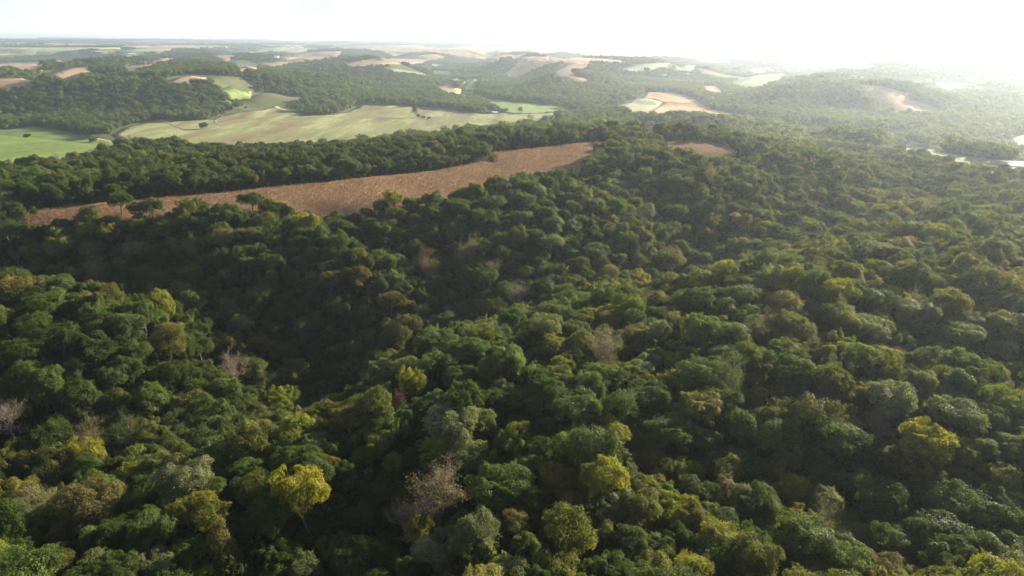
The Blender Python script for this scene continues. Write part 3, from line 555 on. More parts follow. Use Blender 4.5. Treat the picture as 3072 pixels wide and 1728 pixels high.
    (88.2, 221.8, 10.3, 12.9, 'bare', 0, 'pu', 4.57, 'pinkish grey half-bare tree shadeward in front of the amber tree'),
    (111.3, 209.6, 10.3, 12.9, 'maple', 0, 'li', 0.18, 'lime green round tree in front of the amber tree'),
    (-135.2, 168.7, 9.5, 11.9, 'maple', 0, 'gr', 5.97, ''),
    (-60.2, 128.5, 6.7, 9.0, 'oak', 1, 'dk', 0.98, 'small dark green broad oak sunward behind the conical tan tree'),
    (-130.8, 148.8, 8.9, 11.1, 'maple', 2, 'dk', 4.54, ''),
    (33.0, 162.3, 7.4, 9.3, 'walnut', 0, 'ol', 2.18, ''),
    (1.4, 120.6, 5.9, 9.0, 'walnut', 1, 'ta', 6.14, 'small tan feathery tree sunward of the tall silvery tree'),
    (3.5, 112.3, 5.6, 9.0, 'maple', 1, 'gg', 0.79, 'small grey green round tree shadeward in front of the tall olive tree'),
    (-13.0, 147.2, 6.9, 9.0, 'maple', 1, 'dk', 4.84, ''),
    (-2.6, 157.2, 7.1, 9.0, 'maple', 2, 'gg', 1.39, ''),
    (46.3, 150.5, 7.2, 9.0, 'maple', 1, 'li', 3.87, 'small lime green round tree sunward behind the tall olive tree'),
    (-48.9, 300.8, 12.6, 15.8, 'maple', 1, 'ol', 4.59, ''),
    (-51.3, 282.0, 12.1, 15.1, 'maple', 0, 'br', 0.39, ''),
    (-62.9, 377.4, 14.0, 15.7, 'oak', 2, 'gr', 3.40, ''),
    (94.8, 391.5, 14.0, 17.5, 'walnut', 1, 'ta', 0.09, ''),
    (-274.3, 362.0, 14.0, 15.7, 'oak', 0, 'gr', 2.13, ''),
    (209.5, 354.2, 14.0, 17.5, 'walnut', 0, 'ol', 3.11, ''),
    (-102.8, 191.0, 9.1, 10.2, 'oak', 0, 'sv', 5.69, ''),
    (-100.4, 127.0, 7.0, 9.0, 'walnut', 0, 'ta', 1.80, 'small tan feathery tree sunward behind the bright green corner oak'),
    (-97.6, 112.8, 6.5, 9.0, 'maple', 1, 'sv', 2.20, ''),
    (-24.6, 154.4, 6.8, 9.0, 'oak', 1, 'dk', 3.21, 'small dark green broad oak shadeward behind the large pinkish half-bare tree'),
    (69.7, 141.4, 6.9, 9.0, 'maple', 0, 'gg', 3.61, ''),
    (101.3, 168.8, 8.0, 10.0, 'bare', 0, 'pu', 4.28, 'pinkish grey half-bare tree shadeward in front of the silvery oak'),
    (48.4, 307.0, 12.0, 15.0, 'maple', 2, 'gg', 4.67, ''),
    (55.8, 243.0, 9.7, 10.9, 'oak', 2, 'gg', 5.74, ''),
    (89.4, 449.9, 14.0, 17.5, 'walnut', 1, 'ol', 4.30, ''),
    (50.6, 421.7, 14.0, 15.7, 'oak', 2, 'sv', 5.74, ''),
    (21.6, 212.1, 8.5, 10.6, 'walnut', 0, 'ta', 0.07, ''),
    (-243.2, 356.0, 14.0, 17.5, 'maple', 0, 'yg', 4.78, 'yellow green round tree sunward behind the rust tinged tree'),
    (-217.5, 339.6, 14.0, 17.5, 'bare', 0, 'ta', 5.52, 'tan half-bare tree sunward of the rust tinged tree'),
    (-183.8, 380.0, 14.0, 17.5, 'maple', 2, 'ol', 2.49, ''),
    (150.7, 302.9, 12.8, 14.3, 'oak', 1, 'gg', 3.57, ''),
    (170.2, 283.9, 12.5, 15.6, 'walnut', 0, 'ta', 0.39, ''),
    (-46.1, 150.6, 6.4, 9.0, 'walnut', 0, 'yg', 5.67, ''),
    (-123.9, 197.6, 9.1, 13.6, 'ash', 0, 'ol', 2.49, ''),
    (-30.4, 186.3, 9.2, 15.6, 'maple', 1, 'ye', 4.14, 'golden yellow round tree shadeward behind the silvery dome'),
    (-5.5, 169.5, 6.8, 9.0, 'oak', 0, 'dk', 2.23, ''),
    (-30.0, 153.5, 6.4, 9.7, 'ash', 0, 'li', 4.36, 'small lime green tall oval tree shadeward behind the large pinkish half-bare tree'),
    (120.6, 158.5, 7.7, 9.6, 'maple', 0, 'ye', 5.76, ''),
    (-33.0, 309.0, 11.6, 13.0, 'oak', 0, 'gg', 1.78, ''),
    (-29.7, 193.1, 7.6, 9.5, 'maple', 1, 'li', 5.62, ''),
    (51.0, 200.4, 7.8, 9.8, 'maple', 1, 'li', 4.87, 'small lime green round tree sunward of the low pinkish thicket tree'),
    (-114.1, 286.6, 11.5, 14.4, 'maple', 0, 'or', 0.84, 'bronze brown round tree just behind the pinkish bare tree'),
    (-130.0, 263.0, 11.0, 12.3, 'oak', 2, 'gr', 2.00, ''),
    (126.3, 436.8, 14.0, 17.5, 'maple', 1, 'or', 3.90, 'orange brown round tree shadeward of the amber tree'),
    (134.3, 449.1, 14.0, 17.5, 'maple', 2, 'yg', 5.35, ''),
    (170.6, 219.9, 10.2, 12.7, 'maple', 0, 'sv', 1.99, 'silvery green round tree sunward in front of the wide yellow green tree'),
    (192.3, 248.3, 11.3, 12.6, 'oak', 1, 'sv', 2.31, 'silvery green broad oak sunward of the wide yellow green tree'),
    (-112.0, 171.1, 7.8, 9.7, 'maple', 1, 'ol', 0.58, ''),
    (-90.8, 112.0, 5.7, 9.0, 'maple', 1, 'ol', 5.85, 'small olive green round tree sunward of the bright green corner oak'),
    (-64.4, 116.5, 5.5, 9.0, 'maple', 0, 'li', 1.70, 'small lime green round tree shadeward in front of the conical tan tree'),
    (-80.4, 264.0, 10.2, 12.8, 'bare', 0, 'pu', 3.06, ''),
    (-122.4, 170.9, 8.0, 9.9, 'maple', 2, 'gg', 4.27, ''),
    (-88.8, 120.7, 5.9, 9.0, 'maple', 0, 'gr', 5.71, 'small fresh green round tree sunward of the bright green corner oak'),
    (41.1, 148.1, 6.0, 9.0, 'maple', 2, 'gr', 2.33, 'small fresh green round tree sunward behind the tall olive tree'),
    (-42.2, 158.2, 6.3, 9.0, 'maple', 0, 'dk', 2.10, 'small dark green round tree sunward behind the big golden yellow tree'),
    (17.7, 317.0, 11.1, 12.4, 'oak', 0, 'gr', 5.04, ''),
    (35.0, 240.4, 8.5, 10.7, 'maple', 0, 'yg', 2.61, ''),
    (-201.1, 354.8, 13.7, 17.2, 'maple', 1, 'sv', 4.98, 'silvery green round tree sunward of the rust tinged tree'),
    (190.7, 322.9, 12.6, 15.7, 'walnut', 0, 'or', 3.77, 'orange brown feathery tree sunward behind the amber tree'),
    (150.7, 254.2, 10.1, 12.6, 'maple', 0, 'ye', 4.28, ''),
    (101.0, 201.4, 8.0, 10.0, 'walnut', 1, 'ol', 4.37, ''),
    (184.2, 278.6, 11.3, 14.1, 'walnut', 0, 'ol', 0.04, ''),
    (123.9, 215.5, 8.7, 10.9, 'maple', 1, 'gg', 0.79, ''),
    (-120.5, 185.6, 7.8, 9.7, 'maple', 0, 'ol', 0.22, ''),
    (-73.1, 155.2, 6.2, 9.0, 'maple', 1, 'gr', 3.91, ''),
    (-128.2, 190.3, 8.0, 10.0, 'walnut', 1, 'dk', 6.15, ''),
    (8.5, 118.1, 4.6, 9.0, 'walnut', 0, 'gr', 0.61, ''),
    (69.8, 178.0, 6.6, 9.0, 'walnut', 1, 'ol', 4.78, ''),
    (117.7, 173.2, 7.1, 9.0, 'maple', 0, 'ol', 4.36, ''),
    (41.8, 133.8, 5.3, 9.0, 'maple', 1, 'ye', 1.65, ''),
    (-71.2, 288.8, 10.0, 12.5, 'maple', 2, 'ol', 0.10, ''),
    (5.9, 393.1, 12.4, 13.9, 'oak', 2, 'sv', 4.06, ''),
    (36.6, 356.8, 11.5, 14.4, 'walnut', 1, 'br', 3.92, ''),
    (-138.0, 292.1, 10.6, 11.8, 'oak', 2, 'gg', 1.95, ''),
    (-99.4, 288.3, 10.2, 12.8, 'walnut', 1, 'ol', 3.95, ''),
    (142.3, 417.5, 14.0, 17.5, 'maple', 0, 'yg', 2.62, ''),
    (165.3, 340.0, 12.0, 15.0, 'maple', 2, 'ye', 2.27, ''),
    (145.7, 264.6, 9.7, 12.1, 'maple', 2, 'yg', 0.72, ''),
    (168.5, 210.3, 8.8, 11.0, 'maple', 0, 'li', 2.18, 'lime green round tree sunward in front of the wide yellow green tree'),
    (131.2, 272.0, 9.7, 12.1, 'maple', 1, 'yg', 4.58, ''),
    (-104.2, 155.3, 6.3, 9.0, 'maple', 1, 'yg', 3.83, ''),
    (-92.9, 149.6, 6.0, 9.0, 'ash', 1, 'ol', 2.00, ''),
    (-34.2, 177.8, 5.9, 9.0, 'bare', 1, 're', 3.26, ''),
    (31.6, 178.6, 5.9, 9.0, 'maple', 1, 'ol', 2.70, ''),
    (-41.4, 148.0, 5.3, 9.0, 'oak', 1, 'dk', 0.69, 'small dark green broad oak sunward of the big golden yellow tree'),
    (-66.2, 295.1, 9.5, 10.6, 'oak', 2, 'gr', 6.21, ''),
    (40.0, 272.9, 8.5, 9.5, 'oak', 0, 'sv', 0.61, ''),
    (29.1, 254.2, 7.9, 9.0, 'oak', 2, 'gg', 4.95, ''),
    (-60.3, 328.0, 10.1, 12.6, 'maple', 2, 'sv', 1.09, ''),
    (-221.0, 366.1, 12.6, 15.8, 'maple', 2, 'yg', 5.89, ''),
    (-158.5, 371.9, 11.9, 14.9, 'maple', 0, 'gg', 2.84, ''),
    (-83.7, 295.3, 9.6, 11.9, 'maple', 2, 'br', 0.97, ''),
    (-92.0, 290.0, 9.6, 10.7, 'oak', 2, 'dk', 4.49, ''),
    (150.9, 449.1, 14.0, 17.5, 'maple', 0, 'or', 5.15, 'orange brown round tree shadeward behind the amber tree'),
    (205.2, 470.0, 14.0, 17.5, 'maple', 1, 'yg', 4.13, ''),
    (-40.5, 308.0, 9.0, 10.1, 'oak', 1, 'gr', 0.35, ''),
    (30.5, 219.9, 6.5, 9.0, 'walnut', 1, 'ol', 4.61, ''),
    (7.7, 346.2, 9.8, 12.2, 'maple', 1, 'ol', 5.51, ''),
    (-106.1, 331.0, 9.7, 12.2, 'maple', 0, 'br', 0.37, ''),
    (-231.5, 341.8, 11.5, 14.4, 'maple', 2, 'li', 1.94, ''),
    (-193.8, 318.6, 10.5, 13.2, 'maple', 0, 'li', 5.26, ''),
    (-99.1, 175.6, 5.9, 9.0, 'ash', 0, 'yg', 0.75, ''),
    (77.2, 149.8, 4.9, 9.0, 'maple', 1, 'yg', 2.53, ''),
    (-57.9, 301.5, 8.3, 10.3, 'maple', 2, 'ol', 4.87, ''),
    (-35.3, 343.0, 9.1, 11.3, 'maple', 1, 'ol', 5.38, ''),
    (-92.7, 327.5, 8.9, 11.1, 'maple', 1, 'sv', 5.43, ''),
    (-239.2, 344.7, 10.8, 13.5, 'maple', 0, 'or', 0.45, ''),
    (165.0, 447.8, 12.2, 15.3, 'maple', 0, 'yg', 1.22, ''),
    (99.3, 160.9, 4.9, 9.0, 'maple', 2, 'ol', 5.44, ''),
    (13.4, 198.2, 5.1, 9.0, 'maple', 2, 'sv', 2.66, ''),
    (-51.6, 315.8, 7.9, 9.8, 'maple', 0, 'or', 1.07, ''),
    (-128.8, 236.8, 6.8, 10.2, 'ash', 0, 'ol', 2.68, ''),
    (-234.8, 367.7, 10.3, 12.9, 'maple', 2, 'li', 3.13, 'lime green round tree sunward behind the rust tinged tree'),
    (-276.7, 375.6, 10.9, 16.4, 'ash', 0, 'gr', 2.93, ''),
    (158.5, 366.5, 9.5, 11.9, 'maple', 0, 'yg', 3.95, ''),
    (-66.9, 327.9, 7.4, 9.3, 'maple', 2, 'ol', 5.26, ''),
    (57.6, 402.3, 8.8, 11.0, 'maple', 2, 'or', 1.61, ''),
    (-151.1, 313.0, 7.7, 9.7, 'bare', 1, 're', 0.66, ''),
    (-17.2, 326.6, 6.7, 9.0, 'maple', 2, 'li', 2.58, ''),
    (1.6, 204.8, 4.3, 9.0, 'maple', 2, 'yg', 1.10, ''),
    (162.0, 416.5, 8.9, 11.1, 'maple', 0, 'yg', 2.72, ''),
    (-4.9, 150.5, 3.3, 9.0, 'maple', 0, 'ye', 2.04, ''),
    (-35.3, 186.3, 3.7, 9.0, 'maple', 1, 'ye', 0.92, ''),
    (-124.1, 241.6, 5.1, 9.0, 'maple', 2, 'li', 2.05, ''),
    (116.7, 264.8, 5.2, 9.0, 'maple', 0, 'ye', 0.69, ''),
    (-148.0, 300.7, 5.5, 9.0, 'bare', 1, 're', 3.13, ''),
    (221.0, 469.3, 8.2, 10.2, 'maple', 2, 'ye', 0.76, ''),
    (-272.4, 384.0, 5.5, 9.0, 'ash', 0, 'gr', 2.96, ''),
]
PROMOTED = [  # trees of the scattered woods that stand out one by one
    (19.7, 140.7, 'grey green feathery tree behind the tall olive tree'),
    (47.6, 108.5, 'yellow green broad oak, second sunward of the tall olive tree'),
    (22.3, 130.4, 'golden yellow broad oak sunward behind the tall olive tree'),
    (-33.4, 126.0, 'fresh green round tree sunward in front of the big golden yellow tree'),
    (56.8, 132.2, 'fresh green round tree shadeward in front of the silvery oak'),
    (-54.6, 131.2, 'fresh green broad oak shadeward in front of the big golden yellow tree'),
    (51.8, 168.8, 'tan broad oak sunward in front of the low pinkish thicket tree'),
    (92.7, 180.6, 'olive green round tree shadeward of the silvery oak'),
    (-76.1, 121.5, 'fresh green round tree shadeward of the conical tan tree'),
    (-0.7, 189.9, 'olive green round tree shadeward of the small lime tree'),
    (30.9, 169.0, 'grey green feathery tree in front of the low pinkish thicket tree'),
    (94.4, 107.6, 'golden yellow round tree sunward in front of the tall yellow tree'),
    (134.5, 183.9, 'dark green round tree sunward behind the tall yellow tree'),
    (61.7, 211.6, 'grey green broad oak, first sunward of the low pinkish thicket tree'),
    (-13.2, 169.5, 'dark green round tree behind the silvery dome'),
    (-156.6, 205.3, 'fresh green broad oak sunward behind the pale leafless tree'),
    (83.4, 127.6, 'fresh green round tree shadeward in front of the tall yellow tree'),
    (109.2, 197.1, 'olive green broad oak shadeward behind the silvery oak'),
    (8.1, 102.9, 'yellow green broad oak shadeward in front of the tall olive tree'),
    (-143.3, 205.1, 'dark green broad oak, first sunward of the pale leafless tree'),
    (60.9, 100.8, 'olive green tall oval tree shadeward in front of the tall yellow tree'),
    (-77.5, 153.0, 'olive green round tree shadeward of the big golden yellow tree'),
    (-45.4, 123.5, 'silvery green broad oak sunward of the conical tan tree'),
    (-37.1, 168.1, 'yellow green broad oak shadeward of the silvery dome'),
    (14.7, 145.4, 'lime green tall oval tree behind the tall olive tree'),
    (42.9, 115.5, 'yellow green broad oak, first sunward of the tall olive tree'),
    (-44.5, 167.3, 'olive green broad oak sunward behind the big golden yellow tree'),
    (-143.6, 187.9, 'fresh green round tree, first sunward of the pale leafless tree'),
    (39.4, 123.6, 'small tan broad oak sunward of the tall olive tree'),
    (-124.3, 212.4, 'fresh green broad oak, first shadeward of the pinkish ravine tree'),
    (135.0, 169.9, 'fresh green broad oak sunward of the tall yellow tree'),
    (-25.0, 172.4, 'dark green tall oval tree shadeward behind the silvery dome'),
    (73.2, 164.4, 'olive green broad oak shadeward of the silvery oak'),
    (33.2, 102.8, 'small golden yellow broad oak sunward of the tall olive tree'),
    (81.8, 103.5, 'olive green round tree in front of the tall yellow tree'),
    (-4.5, 97.0, 'tan broad oak in front of the tall silvery tree'),
    (22.5, 177.1, 'olive green broad oak in front of the low pinkish thicket tree'),
    (12.4, 216.8, 'silvery green broad oak behind the small lime tree'),
    (122.1, 185.6, 'silvery green broad oak sunward behind the silvery oak'),
    (-140.5, 218.1, 'dark green broad oak, second sunward of the pale leafless tree'),
    (162.9, 265.3, 'dark green broad oak shadeward behind the wide yellow green tree'),
    (1.9, 152.9, 'grey green tall oval tree sunward of the silvery dome'),
    (-122.9, 191.6, 'fresh green half-bare tree sunward of the pale leafless tree'),
    (25.7, 93.0, 'grey green feathery tree sunward in front of the tall olive tree'),
    (69.1, 113.4, 'grey green broad oak shadeward in front of the tall yellow tree'),
    (-110.4, 121.8, 'dark green broad oak behind the bright green corner oak'),
    (100.5, 157.0, 'olive green broad oak shadeward in front of the tall yellow tree'),
    (-109.9, 234.5, 'grey green round tree shadeward in front of the pinkish ravine tree'),
    (-130.1, 183.4, 'golden yellow tall oval tree sunward of the pale leafless tree'),
    (-77.4, 108.7, 'fresh green broad oak sunward of the bright green corner oak'),
    (-127.8, 231.6, 'dark green feathery tree shadeward of the pinkish ravine tree'),
    (88.9, 203.3, 'grey green tall oval tree shadeward in front of the amber tree'),
    (148.5, 197.3, 'fresh green round tree sunward in front of the wide yellow green tree'),
    (6.4, 181.2, 'dark green broad oak shadeward in front of the small lime tree'),
    (112.5, 264.2, 'olive green broad oak shadeward of the amber tree'),
    (-152.5, 203.5, 'yellow green broad oak sunward behind the pale leafless tree'),
    (-147.5, 256.3, 'grey green broad oak shadeward behind the pinkish ravine tree'),
    (63.9, 184.2, 'grey green half-bare tree sunward of the low pinkish thicket tree'),
    (79.5, 242.5, 'dark green tall oval tree shadeward of the amber tree'),
    (-7.5, 163.9, 'small silvery green broad oak sunward of the silvery dome'),
    (94.1, 291.7, 'golden yellow broad oak shadeward of the amber tree'),
    (3.3, 98.2, 'dark green round tree sunward in front of the tall silvery tree'),
    (-106.8, 128.4, 'small fresh green round tree behind the bright green corner oak'),
    (-5.5, 174.6, 'dark green broad oak sunward behind the silvery dome'),
    (53.4, 161.2, 'small grey green broad oak sunward in front of the low pinkish thicket tree'),
    (-100.4, 139.0, 'grey green broad oak sunward in front of the pale leafless tree'),
    (-137.3, 225.0, 'fresh green broad oak, second shadeward of the pinkish ravine tree'),
    (-5.9, 189.6, 'bronze brown broad oak shadeward of the small lime tree'),
    (116.0, 155.7, 'olive green round tree, first sunward in front of the tall yellow tree'),
    (117.8, 198.8, 'yellow green tall oval tree behind the silvery oak'),
    (144.1, 202.3, 'fresh green broad oak in front of the wide yellow green tree'),
    (-119.7, 307.3, 'fresh green broad oak behind the bronze tree'),
    (-78.1, 117.2, 'small dark green broad oak shadeward of the conical tan tree'),
    (13.3, 204.6, 'yellow green broad oak sunward behind the small lime tree'),
    (134.8, 220.7, 'silvery green tall oval tree shadeward in front of the wide yellow green tree'),
    (-115.4, 195.1, 'olive green round tree shadeward in front of the pinkish ravine tree'),
    (-10.3, 202.4, 'fresh green broad oak shadeward of the small lime tree'),
    (-55.0, 179.6, 'grey green broad oak behind the big golden yellow tree'),
    (118.1, 224.3, 'yellow green broad oak in front of the amber tree'),
    (81.7, 217.9, 'grey green feathery tree shadeward in front of the amber tree'),
    (-108.2, 166.9, 'olive green broad oak shadeward behind the conical tan tree'),
    (95.3, 222.3, 'grey green broad oak shadeward in front of the amber tree'),
    (68.2, 152.6, 'small golden yellow round tree shadeward in front of the silvery oak'),
    (-121.8, 150.5, 'olive green half-bare tree behind the bright green corner oak'),
    (49.6, 215.9, 'silvery green broad oak sunward of the low pinkish thicket tree'),
    (20.0, 115.7, 'small olive green feathery tree sunward of the tall olive tree'),
    (22.8, 206.5, 'olive green broad oak shadeward of the low pinkish thicket tree'),
    (-13.9, 336.3, 'dark green broad oak sunward of the tan bare tree'),
    (163.5, 310.0, 'grey green round tree sunward behind the amber tree'),
    (-25.6, 124.5, 'small fresh green broad oak shadeward of the tall silvery tree'),
    (-148.4, 272.0, 'yellow green broad oak shadeward behind the pinkish ravine tree'),
    (-167.9, 269.4, 'tan tall oval tree sunward of the rust tinged tree'),
    (28.5, 107.1, 'yellow green tall oval tree sunward of the tall olive tree'),
    (-164.6, 209.4, 'fresh green feathery tree behind the pale leafless tree'),
    (-41.7, 204.8, 'silvery green round tree shadeward behind the silvery dome'),
    (0.6, 238.3, 'fresh green round tree shadeward behind the small lime tree'),
    (-56.3, 147.5, 'fresh green round tree shadeward behind the big golden yellow tree'),
    (48.3, 187.1, 'yellow green round tree sunward in front of the low pinkish thicket tree'),
    (67.6, 199.7, 'grey green broad oak, second sunward of the low pinkish thicket tree'),
    (42.4, 230.8, 'grey green broad oak sunward behind the low pinkish thicket tree'),
    (80.5, 155.5, 'small tan round tree shadeward in front of the silvery oak'),
    (6.5, 142.0, 'small olive green broad oak shadeward behind the tall olive tree'),
    (-147.7, 185.8, 'dark green tall oval tree sunward in front of the pale leafless tree'),
    (-122.5, 235.5, 'grey green tall oval tree shadeward of the pinkish ravine tree'),
    (43.1, 238.1, 'lime green round tree sunward behind the low pinkish thicket tree'),
    (169.1, 263.6, 'grey green round tree shadeward behind the wide yellow green tree'),
    (25.2, 157.2, 'yellow green broad oak in front of the low pinkish thicket tree'),
    (-135.1, 209.1, 'olive green broad oak sunward of the pale leafless tree'),
    (37.0, 261.5, 'dark green broad oak behind the low pinkish thicket tree'),
    (-150.4, 305.0, 'grey green broad oak shadeward behind the bronze tree'),
]
# ---------------------------------------------------------------- trees: prototypes about 11 m wide and 15 m tall
def unit(v): return v/np.maximum(np.linalg.norm(v, axis=-1, keepdims=True), 1e-9)
def sphere_dirs(n, rng, zmin=-1.0):
    k = np.arange(n)+0.5; z = 1-(1-zmin)*k/n; ph = k*2.399963+rng.uniform(0, 6.28)
    d = np.stack([np.sqrt(np.maximum(0, 1-z*z))*np.cos(ph), np.sqrt(np.maximum(0, 1-z*z))*np.sin(ph), z], 1)
    return unit(d+rng.normal(0, 0.55/math.sqrt(n), d.shape))
def leaf_quads(P, N, s, rng, long=0.72, T=None):
    n = len(P); N = unit(N)
    T = unit(np.cross(N, rng.normal(size=(n, 3)) if T is None else T)); B = np.cross(N, T)
    s = s*rng.uniform(0.65, 1.3, (n, 1)); T = T*s*0.5; B = B*s*0.5*long
    bend = N*s*0.12
    V = np.stack([P-T-bend, P-B*1.0+bend*0.5, P+T-bend, P+B*1.0+bend*0.5], 1)
    return V.reshape(-1, 3), np.arange(n*4).reshape(n, 4)
def tube(path, radii, sides, closed=True):
    path = np.array(path, float); m = len(path); t = unit(np.gradient(path, axis=0))
    a = unit(np.cross(t, np.array([0.31, 0.9, 0.2]))); b = np.cross(t, a); ang = np.arange(sides)*2*math.pi/sides
    V = path[:, None]+np.array(radii)[:, None, None]*(a[:, None]*np.cos(ang)[None, :, None]+b[:, None]*np.sin(ang)[None, :, None])
    i = np.arange(m-1)[:, None]*sides; j = np.arange(sides)[None]; j2 = (j+1) % sides
    return V.reshape(-1, 3), np.stack([i+j, i+j2, i+sides+j2, i+sides+j], -1).reshape(-1, 4)
def join(parts):
    V = []; F = []; n = 0
    for v, f in parts: V.append(v); F.append(f+n); n += len(v)
    return np.concatenate(V), np.concatenate(F)
def envelope(kind, d):
    """crown surface radius along direction d, about the crown centre"""
    z = d[:, 2]
    if kind == 'dome':   r = np.stack([d[:, 0]*5.6, d[:, 1]*5.6, np.where(z > 0, z*4.3, z*6.6)], 1)
    elif kind == 'round': r = np.stack([d[:, 0]*5.2, d[:, 1]*5.2, np.where(z > 0, z*5.2, z*6.8)], 1)
    elif kind == 'tall':  r = np.stack([d[:, 0]*4.8, d[:, 1]*4.8, np.where(z > 0, z*6.4, z*6.8)], 1)*(1-0.22*np.clip(z, 0, 1)[:, None])
    elif kind == 'cone':  w = np.clip(1-(z+1)/2.15, 0.1, 1)**0.75; r = np.stack([d[:, 0]*6.2*w, d[:, 1]*6.2*w, z*6.6], 1)
    return r
LOW = {'dome': 6.6, 'round': 6.8, 'tall': 6.8, 'cone': 6.6}
def make_crown(kind, seed, lobes, lobe_r, subs, leaves, leaf, spray=0.0, top=15.0, zmin=-0.75, heads=7):
    """a crown of a few overlapping heads, each a shell of lobes, each lobe a cluster of leaf sprays"""
    rng = np.random.default_rng(seed); up = {'dome': 4.3, 'round': 5.2, 'tall': 6.0, 'cone': 6.6}[kind]; cz = top-up
    if kind == 'cone' or heads == 1: hd = [(np.zeros(3), 1.0)]
    else:
        hd = [(np.array([rng.normal(0, 0.7), rng.normal(0, 0.7), -0.1]), rng.uniform(0.58, 0.72))]; a0 = rng.uniform(0, 6.28)
        for k in range(heads-1):
            a = a0+k*6.28/(heads-1)+rng.normal(0, 0.4); f = rng.uniform(0.34, 0.60); d_ = rng.uniform(0.42, 0.66)*5.6
            hd.append((np.array([math.cos(a)*d_, math.sin(a)*d_, rng.uniform(-2.6, 0.7)+(0.6-f)*2.0]), f))
    def norm(p, c, f): q = (p-c)/f; return np.sqrt((q[:, 0]/5.4)**2+(q[:, 1]/5.4)**2+(np.where(q[:, 2] > 0, q[:, 2]/up, q[:, 2]/LOW[kind]))**2)
    C, O, R = [], [], []
    for i, (c, f) in enumerate(hd):
        n = int(lobes*f*f*1.3)+2; d = sphere_dirs(n, rng, zmin); lr = rng.uniform(*lobe_r, n)*(0.75+0.3*f); E = envelope(kind, d)*f
        E = E*(1-0.85*lr/np.linalg.norm(E, axis=1))[:, None]*rng.uniform(0.66, 1.22, (n, 1))+c; k = np.ones(n, bool)
        for j, (c2, f2) in enumerate(hd):
            if j != i: k &= norm(E, c2, f2) > 0.80
        C.append(E[k]); O.append(d[k]); R.append(lr[k])
    C, O, R = np.concatenate(C), np.concatenate(O), np.concatenate(R); C = C+np.array([0, 0, cz])
    Ps, Ns, LV = [], [], []; wv = rng.normal(0, 0.42, (3, 3)); ph = rng.uniform(0, 6.28, 3)
    for c, r, o in zip(C, R, O):
        sd_ = unit(sphere_dirs(subs, rng)+0.75*o+np.array([0, 0, 0.25])); lob = np.clip(0.5+0.42*np.mean(np.sin(wv @ c+ph))*1.6+rng.normal(0, 0.16), 0, 1)
        for q in sd_:
            rs = r*rng.uniform(0.26, 0.42); sc = c+q*r*rng.uniform(0.66, 1.1); ld = unit(rng.normal(size=(leaves, 3))+0.55*q+np.array([0, 0, 0.3]))
            if spray: ax = unit(o*0.6+np.array([0, 0, 0.9])+rng.normal(0, 0.25, 3)); ld = ld+ax*rng.uniform(-0.6, 1.7, (leaves, 1))*spray
            Ps.append(sc+ld*rs*(0.45+0.75*rng.uniform(0, 1, (leaves, 1))))
            Ns.append(ld*0.6+q*0.3+o*0.25+np.array([0, 0, 0.3])+rng.normal(0, 0.62, (leaves, 3)))
            LV.append(np.clip(0.72*lob+0.28*rng.uniform(0, 1)+rng.normal(0, 0.10, leaves), 0, 1))
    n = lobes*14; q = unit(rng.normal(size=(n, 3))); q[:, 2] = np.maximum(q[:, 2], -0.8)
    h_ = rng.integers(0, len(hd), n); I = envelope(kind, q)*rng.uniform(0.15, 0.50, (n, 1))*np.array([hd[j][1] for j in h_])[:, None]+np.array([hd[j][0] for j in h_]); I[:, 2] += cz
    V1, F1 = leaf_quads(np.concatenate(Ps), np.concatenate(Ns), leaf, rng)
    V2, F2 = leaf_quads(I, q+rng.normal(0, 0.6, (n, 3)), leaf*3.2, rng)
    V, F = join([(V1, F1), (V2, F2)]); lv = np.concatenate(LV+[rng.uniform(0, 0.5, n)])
    if kind != 'cone':                                   # no crown is a ball: bend it out of shape
        for wl_, am in ((5.5, 0.52), (2.6, 0.22)):
            K = rng.normal(0, 2*math.pi/wl_/1.7, (3, 3)); p_ = rng.uniform(0, 6.28, 3); W_ = np.sin(V @ K.T+p_)*am; W2 = np.sin(C @ K.T+p_)*am; V = V+W_; C = C+W2
    return (V, F, lv), C, cz
def make_trunk(seed, C, cz, r0=0.34, nl=9):
    rng = np.random.default_rng(seed); zs = np.linspace(-1.2, cz+0.5, 7); sway = np.cumsum(rng.normal(0, 0.10, (7, 2)), 0)
    path = np.column_stack([sway-sway[1], zs]); parts = [tube(path, np.linspace(r0*1.25, r0*0.4, 7), 7)]
    for c in C[rng.permutation(len(C))[:nl]]:
        z0 = rng.uniform(0.3, 0.75)*cz; a = np.array([np.interp(z0, zs, path[:, 0]), np.interp(z0, zs, path[:, 1]), z0])
        mid = (a+c)/2+np.array([0, 0, 0.5])+rng.normal(0, 0.3, 3)
        t = np.linspace(0, 1, 5)[:, None]; p = a*(1-t)**2+2*mid*t*(1-t)+c*t*t
        parts.append(tube(p, np.linspace(r0*0.45, 0.05, 5), 5))
    return join(parts)
